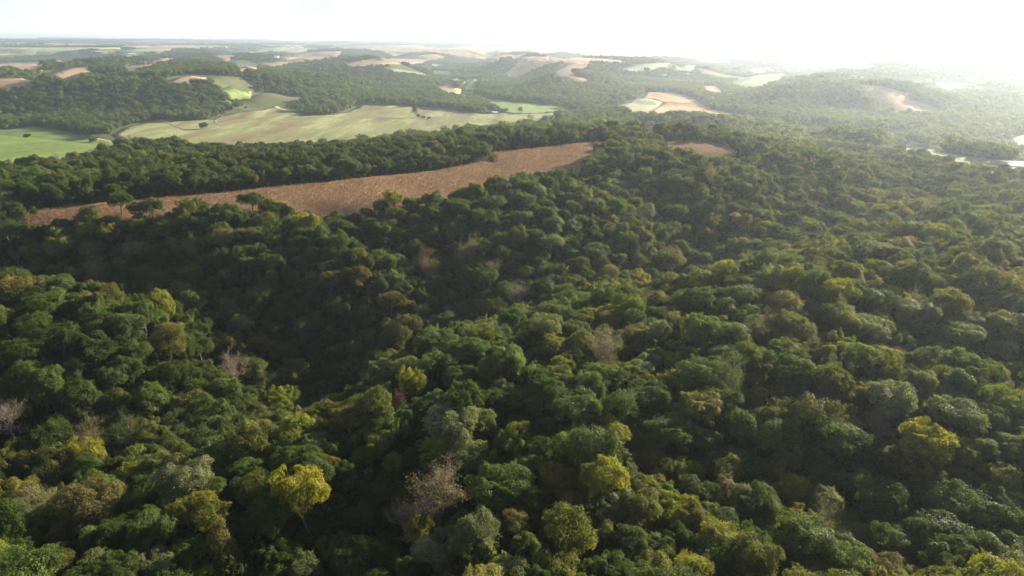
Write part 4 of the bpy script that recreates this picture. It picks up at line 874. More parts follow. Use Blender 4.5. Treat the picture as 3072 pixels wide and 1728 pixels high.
def make_bare(seed, dens=1.0, leaves=900, leaf=0.36):
    """a thin crown: trunk, limbs, branches, twigs and a few leaves"""
    rng = np.random.default_rng(seed); parts = []; tw = []; tips = []
    def grow(p, d, L, r, lev):
        n = 5; pts = [p]; dd = d
        for k in range(n):
            dd = unit(dd+rng.normal(0, 0.11, 3)+np.array([0, 0, 0.05])); pts.append(pts[-1]+dd*L/n)
        (parts if lev < 2 else tw).append(tube(pts, np.linspace(r, r*0.45, n+1), 6 if lev < 2 else 3))
        if lev == 3: tips.append(pts[-1]); tips.append(pts[3]); return
        for k in range([9, 7, int(8*dens)][lev]):
            t = rng.uniform(0.3, 1.0) if lev else rng.uniform(0.3, 0.95); i = min(int(t*n), n-1); q = pts[i]+(pts[i+1]-pts[i])*(t*n-i)
            side = unit(np.cross(dd, rng.normal(size=3))); nd = unit(dd*0.75+side*rng.uniform(0.55, 1.0)+np.array([0, 0, 0.25]))
            grow(q, nd, L*rng.uniform(0.45, 0.72), max(r*rng.uniform(0.34, 0.5), 0.022), lev+1)
    grow(np.array([0, 0, -1.0]), np.array([0, 0, 1.0]), 9.5, 0.30, 0)
    T = np.array(tips); k = rng.integers(0, len(T), leaves); P = T[k]+rng.normal(0, 0.35, (leaves, 3))
    V, F = leaf_quads(P, rng.normal(size=(leaves, 3))+np.array([0, 0, 0.6]), leaf, rng)
    return join(parts), join(tw), (V, F, rng.uniform(0, 1, leaves))
PROTO = {}   # kind -> list of dicts of meshes: crown, trunk (and twigs), all: one mesh for the woods
def add_proto(kind, crown, trunk, twigs=None):
    i = len(PROTO.setdefault(kind, []))
    d = {'crown': quads_mesh('crown', crown[0], crown[1], LEAF, attr=crown[2]), 'trunk': quads_mesh('trunk', trunk[0], trunk[1], BARK if not twigs else TWIG, smooth=True)}
    if twigs: d['twigs'] = quads_mesh('twigs', twigs[0], twigs[1], TWIG)
    ps = [(crown[0], crown[1]), trunk]+([twigs] if twigs else []); V, F = join(ps)
    fm = np.concatenate([np.zeros(len(crown[1])), np.ones(len(F)-len(crown[1]))]); at = np.concatenate([crown[2], np.zeros(len(F)-len(crown[1]))])
    d['all'] = quads_mesh('tree_'+kind, V, F, [LEAF, TWIG if twigs else BARK], fm, at)
    PROTO[kind].append(d)
SPEC = {  # kind: (envelope, count, lobes, lobe radius, subs, leaves, leaf size, spray)
    'oak': ('dome', 3, 50, (0.95, 1.75), 16, 19, 0.25, 0.0),
    'maple': ('round', 3, 50, (0.85, 1.7), 16, 18, 0.25, 0.0),
    'ash': ('tall', 2, 46, (1.0, 1.7), 16, 17, 0.25, 0.25),
    'walnut': ('round', 2, 60, (0.9, 1.6), 13, 15, 0.26, 0.8),
    'poplar': ('cone', 1, 48, (0.8, 1.3), 11, 12, 0.32, 0.3)}
for kind, (env, cnt, lobes, lr, subs, lv_, leaf, spray) in SPEC.items():
    for k in range(cnt):
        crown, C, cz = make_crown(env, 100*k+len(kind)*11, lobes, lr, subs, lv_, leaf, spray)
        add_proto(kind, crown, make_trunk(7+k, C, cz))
for k in range(2):
    tr, tw, lf = make_bare(31+k, 1.25, 5200 if k == 0 else 1800, 0.24)
    add_proto('bare', lf, tr, tw)
def make_shrub(seed):
    rng = np.random.default_rng(seed); (V, F, lv), C, cz = make_crown('dome', seed, 22, (0.9, 1.5), 9, 10, 0.46, 0.4, top=6.0, zmin=-0.3)
    V = V*np.array([0.55, 0.55, 0.62]); V[:, 2] -= V[:, 2].min()+0.3; return V, F, lv
SHRUB = [quads_mesh('shrub', v, f, LEAF, attr=l) for v, f, l in (make_shrub(s) for s in (3, 8, 15))]
def make_far(seed, n_crowns, spread, lobes, leaves, leaf):
    """a light tree (or a few together) for the far woods"""
    rng = np.random.default_rng(seed); parts = []; lvs = []
    for k in range(n_crowns):
        env = ['dome', 'round'][rng.integers(0, 2)]; d = sphere_dirs(lobes, rng, -0.35); c = rng.normal(0, spread, 2) if n_crowns > 1 else np.zeros(2)
        E = envelope(env, d)*rng.uniform(0.62, 0.95, (lobes, 1)); E[:, 2] += rng.uniform(8.5, 10.5); E[:, :2] += c
        P = (E[:, None]+rng.normal(0, 0.75, (lobes, leaves, 3))).reshape(-1, 3); N = np.repeat(d, leaves, 0)+rng.normal(0, 0.45, P.shape)+np.array([0, 0, 0.3])
        v, f = leaf_quads(P, N, leaf, rng, 0.85); parts.append((v, f)); lvs.append(np.clip(np.repeat(rng.uniform(0, 1, lobes), leaves)+rng.normal(0, .15, len(f)), 0, 1))
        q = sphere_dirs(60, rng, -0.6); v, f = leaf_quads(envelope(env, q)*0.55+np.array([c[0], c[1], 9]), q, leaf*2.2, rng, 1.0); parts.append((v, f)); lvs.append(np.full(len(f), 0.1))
    V, F = join(parts); return quads_mesh('far_tree', V, F, LEAF, attr=np.concatenate(lvs))
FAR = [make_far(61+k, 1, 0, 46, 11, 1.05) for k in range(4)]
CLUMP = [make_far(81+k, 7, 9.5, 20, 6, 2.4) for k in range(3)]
CLUMP = [m for m in CLUMP]
TINT = {'dk': ((.030, .049, .012), (.066, .090, .020)), 'gr': ((.043, .067, .016), (.096, .124, .030)), 'gg': ((.048, .068, .023), (.112, .130, .046)),
        'sv': ((.078, .093, .046), (.175, .182, .102)), 'ol': ((.064, .072, .017), (.134, .132, .034)), 'li': ((.076, .110, .014), (.195, .205, .022)),
        'ye': ((.088, .106, .016), (.265, .228, .022)), 'yg': ((.080, .090, .017), (.210, .182, .030)), 'or': ((.092, .078, .020), (.190, .132, .034)),
        'ta': ((.090, .086, .030), (.180, .152, .062)), 'br': ((.066, .060, .017), (.125, .098, .028)), 'pu': ((.110, .086, .066), (.205, .155, .118)),
        're': ((.130, .050, .030), (.210, .085, .048))}
TINT = {k: tuple(tuple(1.12*c for c in t) for t in v) for k, v in TINT.items()}
# ---------------------------------------------------------------- scattering by geometry nodes (woods nobody could count)
def scatter(name, pts, meshes, label, extra=()):
    """pts: array of x, y, z, rot, sx, sz, idx, r, g, b, r2, g2, b2"""
    pts = np.asarray(pts, np.float32); me = bpy.data.meshes.new(name); me.vertices.add(len(pts)); me.vertices.foreach_set('co', pts[:, :3].ravel())
    def at(nm, typ, field, data): a = me.attributes.new(nm, typ, 'POINT'); a.data.foreach_set(field, np.ascontiguousarray(data).ravel())
    at('rot', 'FLOAT_VECTOR', 'vector', np.stack([0.10*np.sin(pts[:, 3]*37), 0.10*np.cos(pts[:, 3]*53), pts[:, 3]], 1).astype(np.float32))
    at('scl', 'FLOAT_VECTOR', 'vector', np.stack([pts[:, 4]*(1+0.16*np.sin(pts[:, 3]*91)), pts[:, 4]*(1-0.16*np.sin(pts[:, 3]*91)), pts[:, 5]], 1).astype(np.float32)); at('idx', 'INT', 'value', pts[:, 6].astype(np.int32))
    one = np.ones((len(pts), 1), np.float32)
    at('tint', 'FLOAT_COLOR', 'color', np.concatenate([pts[:, 7:10], one], 1).astype(np.float32)); at('tint2', 'FLOAT_COLOR', 'color', np.concatenate([pts[:, 10:13], one], 1).astype(np.float32))
    me.update(); o = obj(name, me); tag(o, label, kind='stuff')
    c = bpy.data.collections.new(name+'_kinds')
    for i, m in enumerate(meshes): c.objects.link(bpy.data.objects.new('%s_kind_%02d' % (name, i), m))
    g = bpy.data.node_groups.new(name+'_scatter', 'GeometryNodeTree')
    g.interface.new_socket('Geometry', in_out='INPUT', socket_type='NodeSocketGeometry'); g.interface.new_socket('Geometry', in_out='OUTPUT', socket_type='NodeSocketGeometry')
    N = g.nodes.new; L = g.links.new
    gi = N('NodeGroupInput'); go = N('NodeGroupOutput'); ip = N('GeometryNodeInstanceOnPoints'); ci = N('GeometryNodeCollectionInfo')
    ci.inputs['Collection'].default_value = c; ci.inputs['Separate Children'].default_value = True; ci.inputs['Reset Children'].default_value = True
    def na(nm, typ): a = N('GeometryNodeInputNamedAttribute'); a.data_type = typ; a.inputs['Name'].default_value = nm; return a.outputs['Attribute']
    L(gi.outputs[0], ip.inputs['Points']); L(ci.outputs[0], ip.inputs['Instance']); ip.inputs['Pick Instance'].default_value = True
    L(na('idx', 'INT'), ip.inputs['Instance Index']); L(na('rot', 'FLOAT_VECTOR'), ip.inputs['Rotation']); L(na('scl', 'FLOAT_VECTOR'), ip.inputs['Scale'])
    L(ip.outputs[0], go.inputs[0]); md = o.modifiers.new('scatter', 'NODES'); md.node_group = g
    return o
# ---------------------------------------------------------------- where the woods stand
RNG = np.random.default_rng(5)
def grid_points(r0, r1, a0, a1, s, jit=0.42):
    m = r1; x0, x1 = math.sin(rad(a0))*m, math.sin(rad(a1))*m
    gx, gy = np.meshgrid(np.arange(x0, x1, s), np.arange(r0*0.4, m, s*0.866)); gx = gx+(np.arange(gx.shape[0]) % 2)[:, None]*s*0.5
    gx = gx.ravel()+RNG.uniform(-jit, jit, gx.size)*s; gy = gy.ravel()+RNG.uniform(-jit, jit, gy.size)*s
    r = np.hypot(gx, gy); a = np.degrees(np.arctan2(gx, gy)); k = (r >= r0) & (r < r1) & (a > a0) & (a < a1)
    return gx[k], gy[k]
def clear_fields(x, y, margin):
    k = np.ones(len(x), bool)
    for kind, label, poly in FIELDS:
        P = np.array(poly); lo = P.min(0)-margin; hi = P.max(0)+margin; c = (x > lo[0]) & (x < hi[0]) & (y > lo[1]) & (y < hi[1])
        if not c.any(): continue
        ii = np.where(c)[0]; d, _ = poly_dist(x[ii], y[ii], [tuple(p) for p in P]+[tuple(P[0])])
        k[ii] &= ~(inside(x[ii], y[ii], poly) | (d < margin))
    return k
def pick_tints(x, y, n, calm=0.0):
    """mixed autumn wood: greener to the left, more yellow and olive to the right"""
    names = ['dk', 'gr', 'gg', 'sv', 'ol', 'li', 'ye', 'yg', 'or', 'ta', 'br', 'pu']
    wL = np.array([24, 32, 22, 7, 10, 2, 0.6, 2, 0.2, 2, 1.2, 0.3]); wR = np.array([8, 14, 14, 6, 25, 4, 3.5, 18, 1.6, 8, 1, 0.3])
    patchy = fbm(x/90, y/90, 91, 2); t = np.clip(sstep(-0.15, 0.55, x/np.maximum(y, 1))+0.5*patchy, 0, 1)
    out = np.zeros((n, 6)); u = RNG.uniform(0, 1, n); cl = np.cumsum(wL)/wL.sum(); cr = np.cumsum(wR)/wR.sum()
    c = cl[None]*(1-t[:, None])+cr[None]*t[:, None]; i = (u[:, None] > c).sum(1).clip(0, len(names)-1)
    T = np.array([np.concatenate(TINT[k]) for k in names]); T = T[i]*RNG.uniform(0.8, 1.2, (n, 1))
    mean = np.array(TINT['gr'][0]+TINT['gr'][1])*(1-t[:, None]*0.6)+np.array(TINT['ol'][0]+TINT['ol'][1])*t[:, None]*0.6
    stand = 1+0.38*fbm(x/150, y/150, 99, 3)*min(1, calm*2)
    return (T*(1-calm)+mean*calm)*stand[:, None]
WOOD_KINDS = [('oak', 0), ('oak', 1), ('oak', 2), ('maple', 0), ('maple', 1), ('maple', 2), ('ash', 0), ('ash', 1), ('walnut', 0), ('walnut', 1), ('bare', 0)]
WOOD_W = np.array([14, 14, 14, 11, 11, 11, 6, 6, 6, 6, 1.5]); WOOD_W = WOOD_W/WOOD_W.sum()
def wood_points(x, y, dmin, dmax, nk=None, calm=0.25):
    n = len(x); D = (dmin+(dmax-dmin)*RNG.beta(1.1, 1.9, n))*np.clip(RNG.normal(1, 0.16, n), 0.7, 1.4); H = np.clip(D*RNG.uniform(1.05, 1.65, n), 8, 22)
    idx = RNG.choice(len(WOOD_KINDS), n, p=WOOD_W) if nk is None else RNG.integers(0, nk, n)
    return np.column_stack([x, y, height(x, y)-0.3, RNG.uniform(0, 6.28, n), D/11, H/15, idx, pick_tints(x, y, n, calm)])
TX = np.array([(t[0], t[1], t[2]) for t in TREES]) if TREES else np.zeros((0, 3))
def clear_trees(x, y, own, f=0.40):
    k = np.ones(len(x), bool)
    for tx, ty, td in TX: k &= np.hypot(x-tx, y-ty) > f*(td+own)
    return k
near = []
x, y = grid_points(62, 1000, -52, 58, 5.6); k = clear_fields(x, y, 3.0); x, y = x[k], y[k]
k = clear_trees(x, y, 6.5, 0.36); x, y = x[k], y[k]; near = wood_points(x, y, 4.6, 12.0); near[:, 4] = np.minimum(near[:, 4], 11.5/11); near[:, 5] = np.minimum(near[:, 5], 19.0/15)
x, y = grid_points(62, 520, -50, 56, 4.2); k = clear_fields(x, y, 2.0); x, y = x[k], y[k]
us = np.column_stack([x, y, height(x, y)-0.2, RNG.uniform(0, 6.28, len(x)), RNG.uniform(0.5, 1.25, len(x)), RNG.uniform(0.5, 1.3, len(x)), RNG.integers(0, 3, len(x)), pick_tints(x, y, len(x))*0.8])
scatter('undergrowth', us, SHRUB, 'dark leafy undergrowth filling the gaps beneath the trees')
PICKED = []
for px, py, plab in PROMOTED:
    i = int(np.argmin(np.hypot(near[:, 0]-px, near[:, 1]-py)))
    if np.hypot(near[i, 0]-px, near[i, 1]-py) < 0.3: PICKED.append((near[i].copy(), plab)); near[i, 6] = -1
near = near[near[:, 6] >= 0]
INDEX = {k: i for i, k in reversed(list(enumerate(WOOD_KINDS)))}
joiners = [t for t in TREES if not t[8]]
if joiners:
    J = np.array([(t[0], t[1], 0, t[7], t[2]/11, t[3]/15, INDEX.get((t[4], t[5]), 10), *TINT[t[6]][0], *TINT[t[6]][1]) for t in joiners]); J[:, 2] = height(J[:, 0], J[:, 1])-0.3
    near = np.concatenate([near, J])
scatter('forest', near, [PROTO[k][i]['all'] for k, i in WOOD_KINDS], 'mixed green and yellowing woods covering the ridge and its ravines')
x, y = grid_points(1000, 3000, -46, 48, 8.8); k = clear_fields(x, y, 6.0); x, y = x[k], y[k]
k = fbm(x/70, y/70, 93, 2)+RNG.normal(0, 0.25, len(x)) > -0.55; k &= fbm(x/300, y/300, 101, 3)+RNG.normal(0, 0.06, len(x)) < 0.36; x, y = x[k], y[k]; mid = wood_points(x, y, 7, 19, nk=len(FAR), calm=0.5)
x, y = grid_points(3000, 7500, -44, 46, 26); k = clear_fields(x, y, 12.0); x, y = x[k], y[k]
k = fbm(x/420, y/420, 103, 3) < 0.27; x, y = x[k], y[k]; fa = wood_points(x, y, 9.5, 13, nk=len(CLUMP), calm=0.55); fa[:, 6] += len(FAR)
x, y = grid_points(7500, 20000, -43, 45, 80); k = clear_fields(x, y, 30.0) & (fbm(x/900, y/900, 95, 3) > -0.35); x, y = x[k], y[k]
fb = wood_points(x, y, 22, 30, nk=len(CLUMP), calm=0.55); fb[:, 6] += len(FAR); fb[:, 5] = fb[:, 4]*0.55
scatter('far_forest', np.concatenate([mid, fa, fb]), FAR+CLUMP, 'hazy blue green woods covering the far hills')
print('points', len(near), len(us), len(mid), len(fa), len(fb))
# ---------------------------------------------------------------- the trees one can tell apart
TREE_NAME = {'oak': 'oak_tree', 'maple': 'maple_tree', 'ash': 'ash_tree', 'walnut': 'walnut_tree', 'poplar': 'poplar_tree', 'bare': 'thinning_tree'}
def put_tree(x, y, D, H, kind, var, tint, turn, label, group='trees of the near woods', cat='tree', name=None, sink=0.0):
    z = float(height(np.array([x]), np.array([y]))[0]); P = PROTO[kind][var % len(PROTO[kind])]; rr = random.Random(int(x*10)*7919+int(y*10))
    e = obj(name or TREE_NAME[kind], None, loc=(x, y, z-0.3-sink*H)); e.empty_display_size = 2
    e.rotation_euler = (rr.gauss(0, 0.03), rr.gauss(0, 0.03), turn); e.scale = (D/11*rr.uniform(0.94, 1.06), D/11*rr.uniform(0.94, 1.06), H/15)
    tag(e, label, cat, group); g = rr.uniform(0.88, 1.15)
    for part in ('trunk', 'twigs', 'crown'):
        if part in P:
            o = obj(part, P[part], e); ta, tb = TINT[tint] if isinstance(tint, str) else tint
            o['tint'] = [float(c*g) for c in ta]; o['tint2'] = [float(c*g) for c in tb]
    return e
for row in TREES:
    if row[8]: put_tree(*row)
for r, label in PICKED:
    kind, var = WOOD_KINDS[int(r[6])]; put_tree(float(r[0]), float(r[1]), float(r[4]*11), float(r[5]*15), kind, var, (r[7:10], r[10:13]), float(r[3]), label)
# baked places of the small things
BARNS = [(-3338.6, 6919.9, 46, 20, 8, 0.2, 'farm_shed', 'long white farm shed far off below the horizon woods'), (-3299.6, 6916.9, 34, 18, 9, 0.5, 'barn', 'small white barn beside the far long shed'), (-1337.0, 4045.8, 48, 16, 7, 0.1, 'farm_shed', 'white farm shed with low roof on the tan plateau'), (-1326.0, 4068.5, 30, 15, 8, 0.3, 'farm_shed', 'second white shed standing next to the plateau farm shed'), (1618.2, 4390.8, 24, 12, 10, 0.4, 'farmhouse', 'white farmhouse above the green striped field'), (1582.1, 4223.1, 34, 18, 11, 0.9, 'barn', 'large white barn catching the sun above the striped field'), (1598.0, 4211.7, 20, 11, 7, 0.2, 'farm_shed', 'low white shed beside the large sunlit barn'), (1343.6, 2954.1, 26, 14, 9, 0.6, 'barn', 'lone white barn in the glare beside a bright field'), (481.5, 3545.2, 24, 13, 9, 0.2, 'farmhouse', 'tiny white house on the wooded plateau'), (-5020.4, 7945.8, 30, 16, 10, 0.7, 'barn', 'tiny white barn on the far blue ridge')]
LONE_TREES = [(-224.6, 1611.5, 16.3, 28.6, 'poplar', 0, 'dk', 0.0, 'dark conical tree casting a long shadow across the meadow', 'juniper_tree'), (-201.4, 1580.1, 9.0, 8.7, 'maple', 1, 'gg', 1.3, 'larger of two grey green bushes beside the conical meadow tree', 'bush'), (-186.1, 1563.0, 8.4, 7.5, 'oak', 2, 'gg', 2.6, 'smaller bush farther along from the conical meadow tree', 'bush'), (-214.8, 1603.0, 10.8, 10.3, 'oak', 3, 'dk', 3.9, 'low dark bush at the foot of the conical meadow tree', 'bush'), (-687.9, 1484.4, 24.6, 19.6, 'maple', 4, 'ol', 5.2, 'olive tree at the shaded meadow edge beside the pale yellow tree', 'maple_tree'), (-664.1, 1498.5, 30.1, 24.9, 'ash', 5, 'yg', 6.5, 'pale yellow tree standing alone at the shaded meadow edge', 'ash_tree'), (-579.0, 1313.0, 19.2, 14.9, 'oak', 6, 'gr', 7.8, 'green bushy tree alone in the meadow below the pale yellow tree', 'oak_tree'), (-573.5, 826.1, 7.6, 6.5, 'oak', 7, 'dk', 9.1, 'small dark bush alone in the green pasture', 'bush'), (-688.3, 1145.5, 11.2, 9.6, 'oak', 8, 'gr', 10.4, 'round bush at the corner of the green pasture', 'bush'), (255.4, 1352.7, 11.5, 9.9, 'maple', 9, 'dk', 11.7, 'dark tree at the near edge of the golden stubble field', 'maple_tree'), (240.8, 1364.9, 7.0, 5.5, 'oak', 10, 'dk', 13.0, 'low bush beside the dark tree at the golden field edge', 'bush'), (82.5, 1700.9, 15.6, 5.4, 'oak', 11, 'dk', 14.3, 'low dark thicket on the lower edge of the bright hay field', 'bush'), (-88.2, 1368.7, 11.5, 8.8, 'oak', 12, 'gg', 15.6, 'single bush on the near meadow just above the ridge trees', 'bush'), (548.7, 2139.9, 22.1, 17.6, 'maple', 13, 'gg', 16.9, 'lone tree at the top corner of the golden stubble field', 'maple_tree'), (29.9, 1312.5, 13.2, 10.5, 'bare', 14, 'pu', 18.2, 'leafless grey tree at the meadow edge below the hay field', 'thinning_tree'), (-229.7, 1864.2, 10.7, 10.8, 'maple', 15, 'gg', 19.5, 'small pale tree on the hedge line above the meadow', 'maple_tree')]
STRIPS = [('dirt_path', 'path', 4, 'pale dirt track bending through the shaded meadow slope', [(-628.2, 1530.3), (-619.5, 1483.3), (-610.8, 1444.9), (-591.0, 1402.8), (-566.3, 1370.3), (-547.1, 1347.5)]), ('dirt_path', 'path', 4, 'pale track dropping from the thicket to the meadow', [(-729.7, 1457.9), (-693.7, 1412.4), (-649.1, 1354.6), (-600.9, 1290.2)]), ('grass_path', 'bank', 5, 'dark grassy terrace line curving across the golden field', [(395.9, 2242.8), (398.7, 2132.4), (409.6, 2036.1), (438.1, 1992.8), (465.3, 1969.5), (489.6, 1941.8)]), ('grass_path', 'bank', 4, 'upper dark terrace line near the top of the golden field', [(432.3, 2289.5), (443.4, 2231.6), (453.3, 2158.4), (494.4, 2097.6), (511.2, 2070.3)]), ('path', 'path', 6, 'cream farm track along the left edge of the golden field', [(217.9, 1690.3), (241.5, 1761.5), (279.5, 1865.0), (317.2, 1950.7), (345.6, 2012.7)]), ('grass_path', 'bank', 4, 'dark drainage line crossing the meadow below the hay field', [(-4.2, 1654.8), (41.6, 1635.0), (95.6, 1643.6)]), ('grass_path', 'bank', 5, 'winding dark creek line through the reddish meadow grass', [(-78.7, 1550.2), (-44.0, 1553.4), (-34.6, 1522.2), (-38.0, 1490.3), (-84.5, 1498.4), (-127.5, 1508.4)])]
WATERS = [('river', 'pale shining strip of river running behind the sunny ridge trees', [(499.1, 768.2), (510.8, 754.0), (524.2, 736.9), (569.2, 750.6), (534.8, 704.2), (505.2, 711.8), (494.6, 731.9), (490.7, 754.6)]), ('pond', 'small bright pond at the edge of the hay field', [(-68.5, 1674.3), (-67.2, 1700.1), (-58.2, 1716.9), (-47.2, 1722.9), (-36.6, 1713.9), (-40.0, 1691.5), (-47.4, 1672.3), (-57.8, 1657.0)]), ('river', 'bright bend of river shining in the sunlit valley', [(1010.9, 1435.7), (1033.2, 1462.7), (1069.4, 1482.1), (1109.1, 1490.9), (1060.1, 1422.2), (1021.2, 1412.6), (1002.9, 1417.6)])]
POLE = (-150.5, 2035.3)
# ---------------------------------------------------------------- lone trees, farms, tracks, water, corn
for x, y, D, H, kind, var, tint, turn, label, name in LONE_TREES:
    put_tree(x, y, D, H*1.3, kind, var, tint, turn, label, 'lone trees and bushes in the valley', 'bush' if name == 'bush' else 'tree', name, 0.0 if kind in ('poplar', 'bare') else 0.24)
def zat(x, y): return float(height(np.array([x]), np.array([y]))[0])
def flat_mat(name, c1, c2, scale=0.3, rough=0.8, spec=0.2):
    s = NT(name); return s.base(s.ramp(s.noise(scale, 4, s.pos()), [(0.35, c1), (0.65, c2)]), rough, spec)
M_WALL = flat_mat('white_boards', (0.70, 0.69, 0.66), (0.80, 0.79, 0.76)); M_ROOF = flat_mat('metal_roof', (0.55, 0.56, 0.58), (0.72, 0.73, 0.74), 0.2, 0.45, 0.5)
M_DOOR = flat_mat('door_boards', (0.30, 0.27, 0.24), (0.42, 0.38, 0.34)); M_PATH = flat_mat('dirt_track', (0.27, 0.23, 0.14), (0.36, 0.31, 0.20), 0.05)
M_BANK = flat_mat('rough_grass', (0.07, 0.075, 0.03), (0.12, 0.12, 0.05), 0.05); M_POLE = flat_mat('pole_wood', (0.10, 0.08, 0.06), (0.16, 0.13, 0.10), 1.0)
def box(x0, x1, y0, y1, z0, z1):
    V = [(x, y, z) for z in (z0, z1) for x, y in ((x0, y0), (x1, y0), (x1, y1), (x0, y1))]
    return V, [(3, 2, 1, 0), (4, 5, 6, 7), (0, 1, 5, 4), (1, 2, 6, 5), (2, 3, 7, 6), (3, 0, 4, 7)]
for x, y, L, W, H, rot, name, label in BARNS:
    e = obj(name, None, loc=(x, y, zat(x, y)+1.2)); e.rotation_euler = (0, 0, rot); tag(e, label, 'house' if name == 'farmhouse' else 'barn', 'white farm buildings on the far hills')
    a, b, h = L/2, W/2, H*0.58
    V = [(-a, -b, -4), (a, -b, -4), (a, b, -4), (-a, b, -4), (-a, -b, h), (a, -b, h), (a, b, h), (-a, b, h), (-a, 0, H-0.25), (a, 0, H-0.25)]
    obj('wall', mesh('wall', V, [(0, 1, 5, 4), (2, 3, 7, 6), (1, 2, 6, 9, 5), (3, 0, 4, 8, 7)], M_WALL), e)
    o_ = 0.6; t = 0.25; hh = h-o_*(H-h)/b
    V = [(-a-o_, -b-o_, hh), (a+o_, -b-o_, hh), (a+o_, 0, H), (-a-o_, 0, H), (a+o_, b+o_, hh), (-a-o_, b+o_, hh)]
    V = V+[(p[0], p[1], p[2]+t) for p in V]
    obj('roof', mesh('roof', V, [(0, 3, 2, 1), (3, 5, 4, 2), (6, 7, 8, 9), (9, 8, 10, 11), (0, 1, 7, 6), (4, 5, 11, 10), (1, 2, 8, 7), (2, 4, 10, 8), (0, 6, 9, 3), (3, 9, 11, 5)], M_ROOF), e)
    v, f = box(-a*0.25, a*0.1, -b-0.12, -b-0.03, -4, h*0.7); obj('door', mesh('door', v, f, M_DOOR), e)
    for q in (-0.7, 0.45):
        v, f = box(a*q, a*(q+0.16), -b-0.10, -b-0.03, h*0.35, h*0.75); obj('window', mesh('window', v, f, M_DOOR), e)
for name, mat, wd, label, pts in STRIPS:
    P = np.array(pts); Q = [P[0]]
    for p, q in zip(P[:-1], P[1:]):
        n = max(1, int(np.hypot(*(q-p))/9)); Q += [p+(q-p)*k/n for k in range(1, n+1)]
    Q = np.array(Q)
    for _ in range(6): Q[1:-1] = (Q[:-2]+2*Q[1:-1]+Q[2:])/4
    t = unit(np.gradient(Q, axis=0)); nrm = np.stack([-t[:, 1], t[:, 0]], 1); wd = wd*0.65; A, B = Q-nrm*wd/2, Q+nrm*wd/2; n = len(Q)
    X = np.concatenate([A, Q, B]); Z = height(X[:, 0], X[:, 1])+np.hypot(X[:, 0], X[:, 1])*0.0006+0.9; Z[n:2*n] += 0.15
    F = [(i, i+1, n+i+1, n+i) for i in range(n-1)]+[(n+i, n+i+1, 2*n+i+1, 2*n+i) for i in range(n-1)]
    tag(obj(name, mesh(name, np.column_stack([X, Z]), [f[::-1] for f in F], M_PATH if mat == 'path' else M_BANK, smooth=True)), label, kind='structure')
s = NT('water'); s.base((0.05, 0.07, 0.08), 0.06, 0.5); bm_ = s.node('ShaderNodeBump', ins={'Strength': 0.15, 'Distance': 0.3, 'Height': s.noise(0.5, 3, s.pos())}); s.l.new(bm_.outputs[0], s.bsdf.inputs['Normal'])
for name, label, poly in WATERS:
    P = np.array(poly); z = float(np.max(height(P[:, 0], P[:, 1])))+np.hypot(*P.mean(0))*0.0006+1.0
    c = P.mean(0); R = []
    for p, q in zip(P, np.roll(P, -1, 0)): R += [p, (p+q)/2+(((p+q)/2)-c)*0.04]
    tag(obj(name, mesh(name, [(p[0], p[1], z) for p in R], [tuple(range(len(R)))], s.m)), label, kind='structure')
x, y = POLE; e = obj('utility_pole', None, loc=(x, y, zat(x, y))); tag(e, 'dark wooden utility pole standing in the bright hay field', 'pole')
v, f = tube([(0, 0, -1), (0, 0, 5), (0, 0, 13)], [0.28, 0.25, 0.2], 8); obj('post', quads_mesh('post', v, f, M_POLE, smooth=True), e)
v, f = box(-1.6, 1.6, -0.12, 0.12, 11.6, 11.9); obj('crossarm', mesh('crossarm', v, f, M_POLE), e)
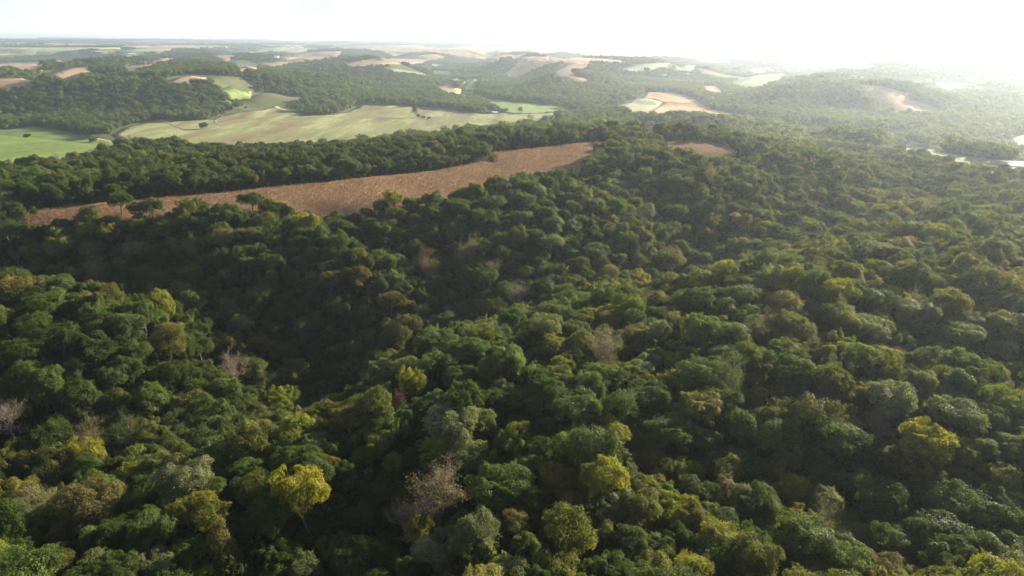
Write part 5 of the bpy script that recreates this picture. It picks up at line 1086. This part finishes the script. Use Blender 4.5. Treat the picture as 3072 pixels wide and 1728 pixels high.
# corn plants in rows
def make_corn(seed):
    rng = np.random.default_rng(seed); parts = []
    for k in range(4):
        b = np.array([rng.uniform(-0.7, 0.7), rng.normal(0, 0.08), 0]); h = rng.uniform(1.7, 2.5); v, f = tube([b, b+np.array([rng.normal(0, .08), rng.normal(0, .08), h])], [0.05, 0.03], 3); parts.append((v, f))
        for j in range(5):
            z0 = h*rng.uniform(0.3, 1.0); a = rng.uniform(0, 6.28); d = np.array([math.cos(a), math.sin(a), 0]); n = np.array([-d[1], d[0], 0])*0.09; p = b+np.array([0, 0, z0])
            q = p+d*0.35+np.array([0, 0, 0.22]); r = p+d*0.75+np.array([0, 0, -0.25]); V = np.array([p-n, p+n, q+n, q-n, r+n*0.3, r-n*0.3]); parts.append((V, np.array([[0, 1, 2, 3], [3, 2, 4, 5]])))
    V, F = join(parts); return quads_mesh('corn', V, F, LEAF, attr=rng.uniform(0, 1, len(F)))
rows = []
for kind, label, poly in FIELDS:
    if kind != 'corn': continue
    P = np.array(poly); c, s_ = math.cos(0.72), math.sin(0.72); lo, hi = P.min(0), P.max(0); m = P.mean(0); R = np.hypot(*(hi-lo))*0.6
    gx, gy = np.meshgrid(np.arange(-R, R, 1.5), np.arange(-R, R, 1.7)); gx = gx.ravel()+RNG.uniform(-.3, .3, gx.size); gy = gy.ravel()+RNG.uniform(-.12, .12, gy.size)
    X, Y = m[0]+gx*c-gy*s_, m[1]+gx*s_+gy*c; k = inside(X, Y, poly) & (RNG.uniform(0, 1, len(X)) < 0.9); X, Y = X[k], Y[k]; n = len(X)
    g = RNG.uniform(0.75, 1.25, (n, 1))*(1+0.25*fbm(X/25, Y/25, 97, 2))[:, None]; T = np.array([[.25, .152, .088, .38, .245, .148]])*g
    rows.append(np.column_stack([X, Y, height(X, Y)+0.1, np.full(n, 0.72)+RNG.normal(0, .1, n), RNG.uniform(.8, 1.1, n), RNG.uniform(.66, .98, n), RNG.integers(0, 3, n), T]))
corn = np.concatenate(rows); print('corn', len(corn))
scatter('corn_plants', corn, [make_corn(s) for s in (1, 2, 3)], 'dry brown corn standing in rows on the ridge field')
# ---------------------------------------------------------------- haze
s = NT('haze'); s.n.remove(s.bsdf)
v = s.node('ShaderNodeVolumePrincipled'); v.inputs['Color'].default_value = (0.74, 0.86, 1.0, 1); v.inputs['Density'].default_value = HAZE_DENSITY; v.inputs['Anisotropy'].default_value = HAZE_G
s.l.new(v.outputs[0], s.out.inputs['Volume'])
a = 30000.0; z0, z1 = -95.0, 118.0
V = [(x, y, z) for z in (z0, z1) for x, y in ((-a, -a), (a, -a), (a, a), (-a, a))]
me = mesh('haze', V, [(3, 2, 1, 0), (4, 5, 6, 7), (0, 1, 5, 4), (1, 2, 6, 5), (2, 3, 7, 6), (3, 0, 4, 7)], s.m)
tag(obj('haze', me), 'pale haze lying over the whole landscape', kind='stuff')
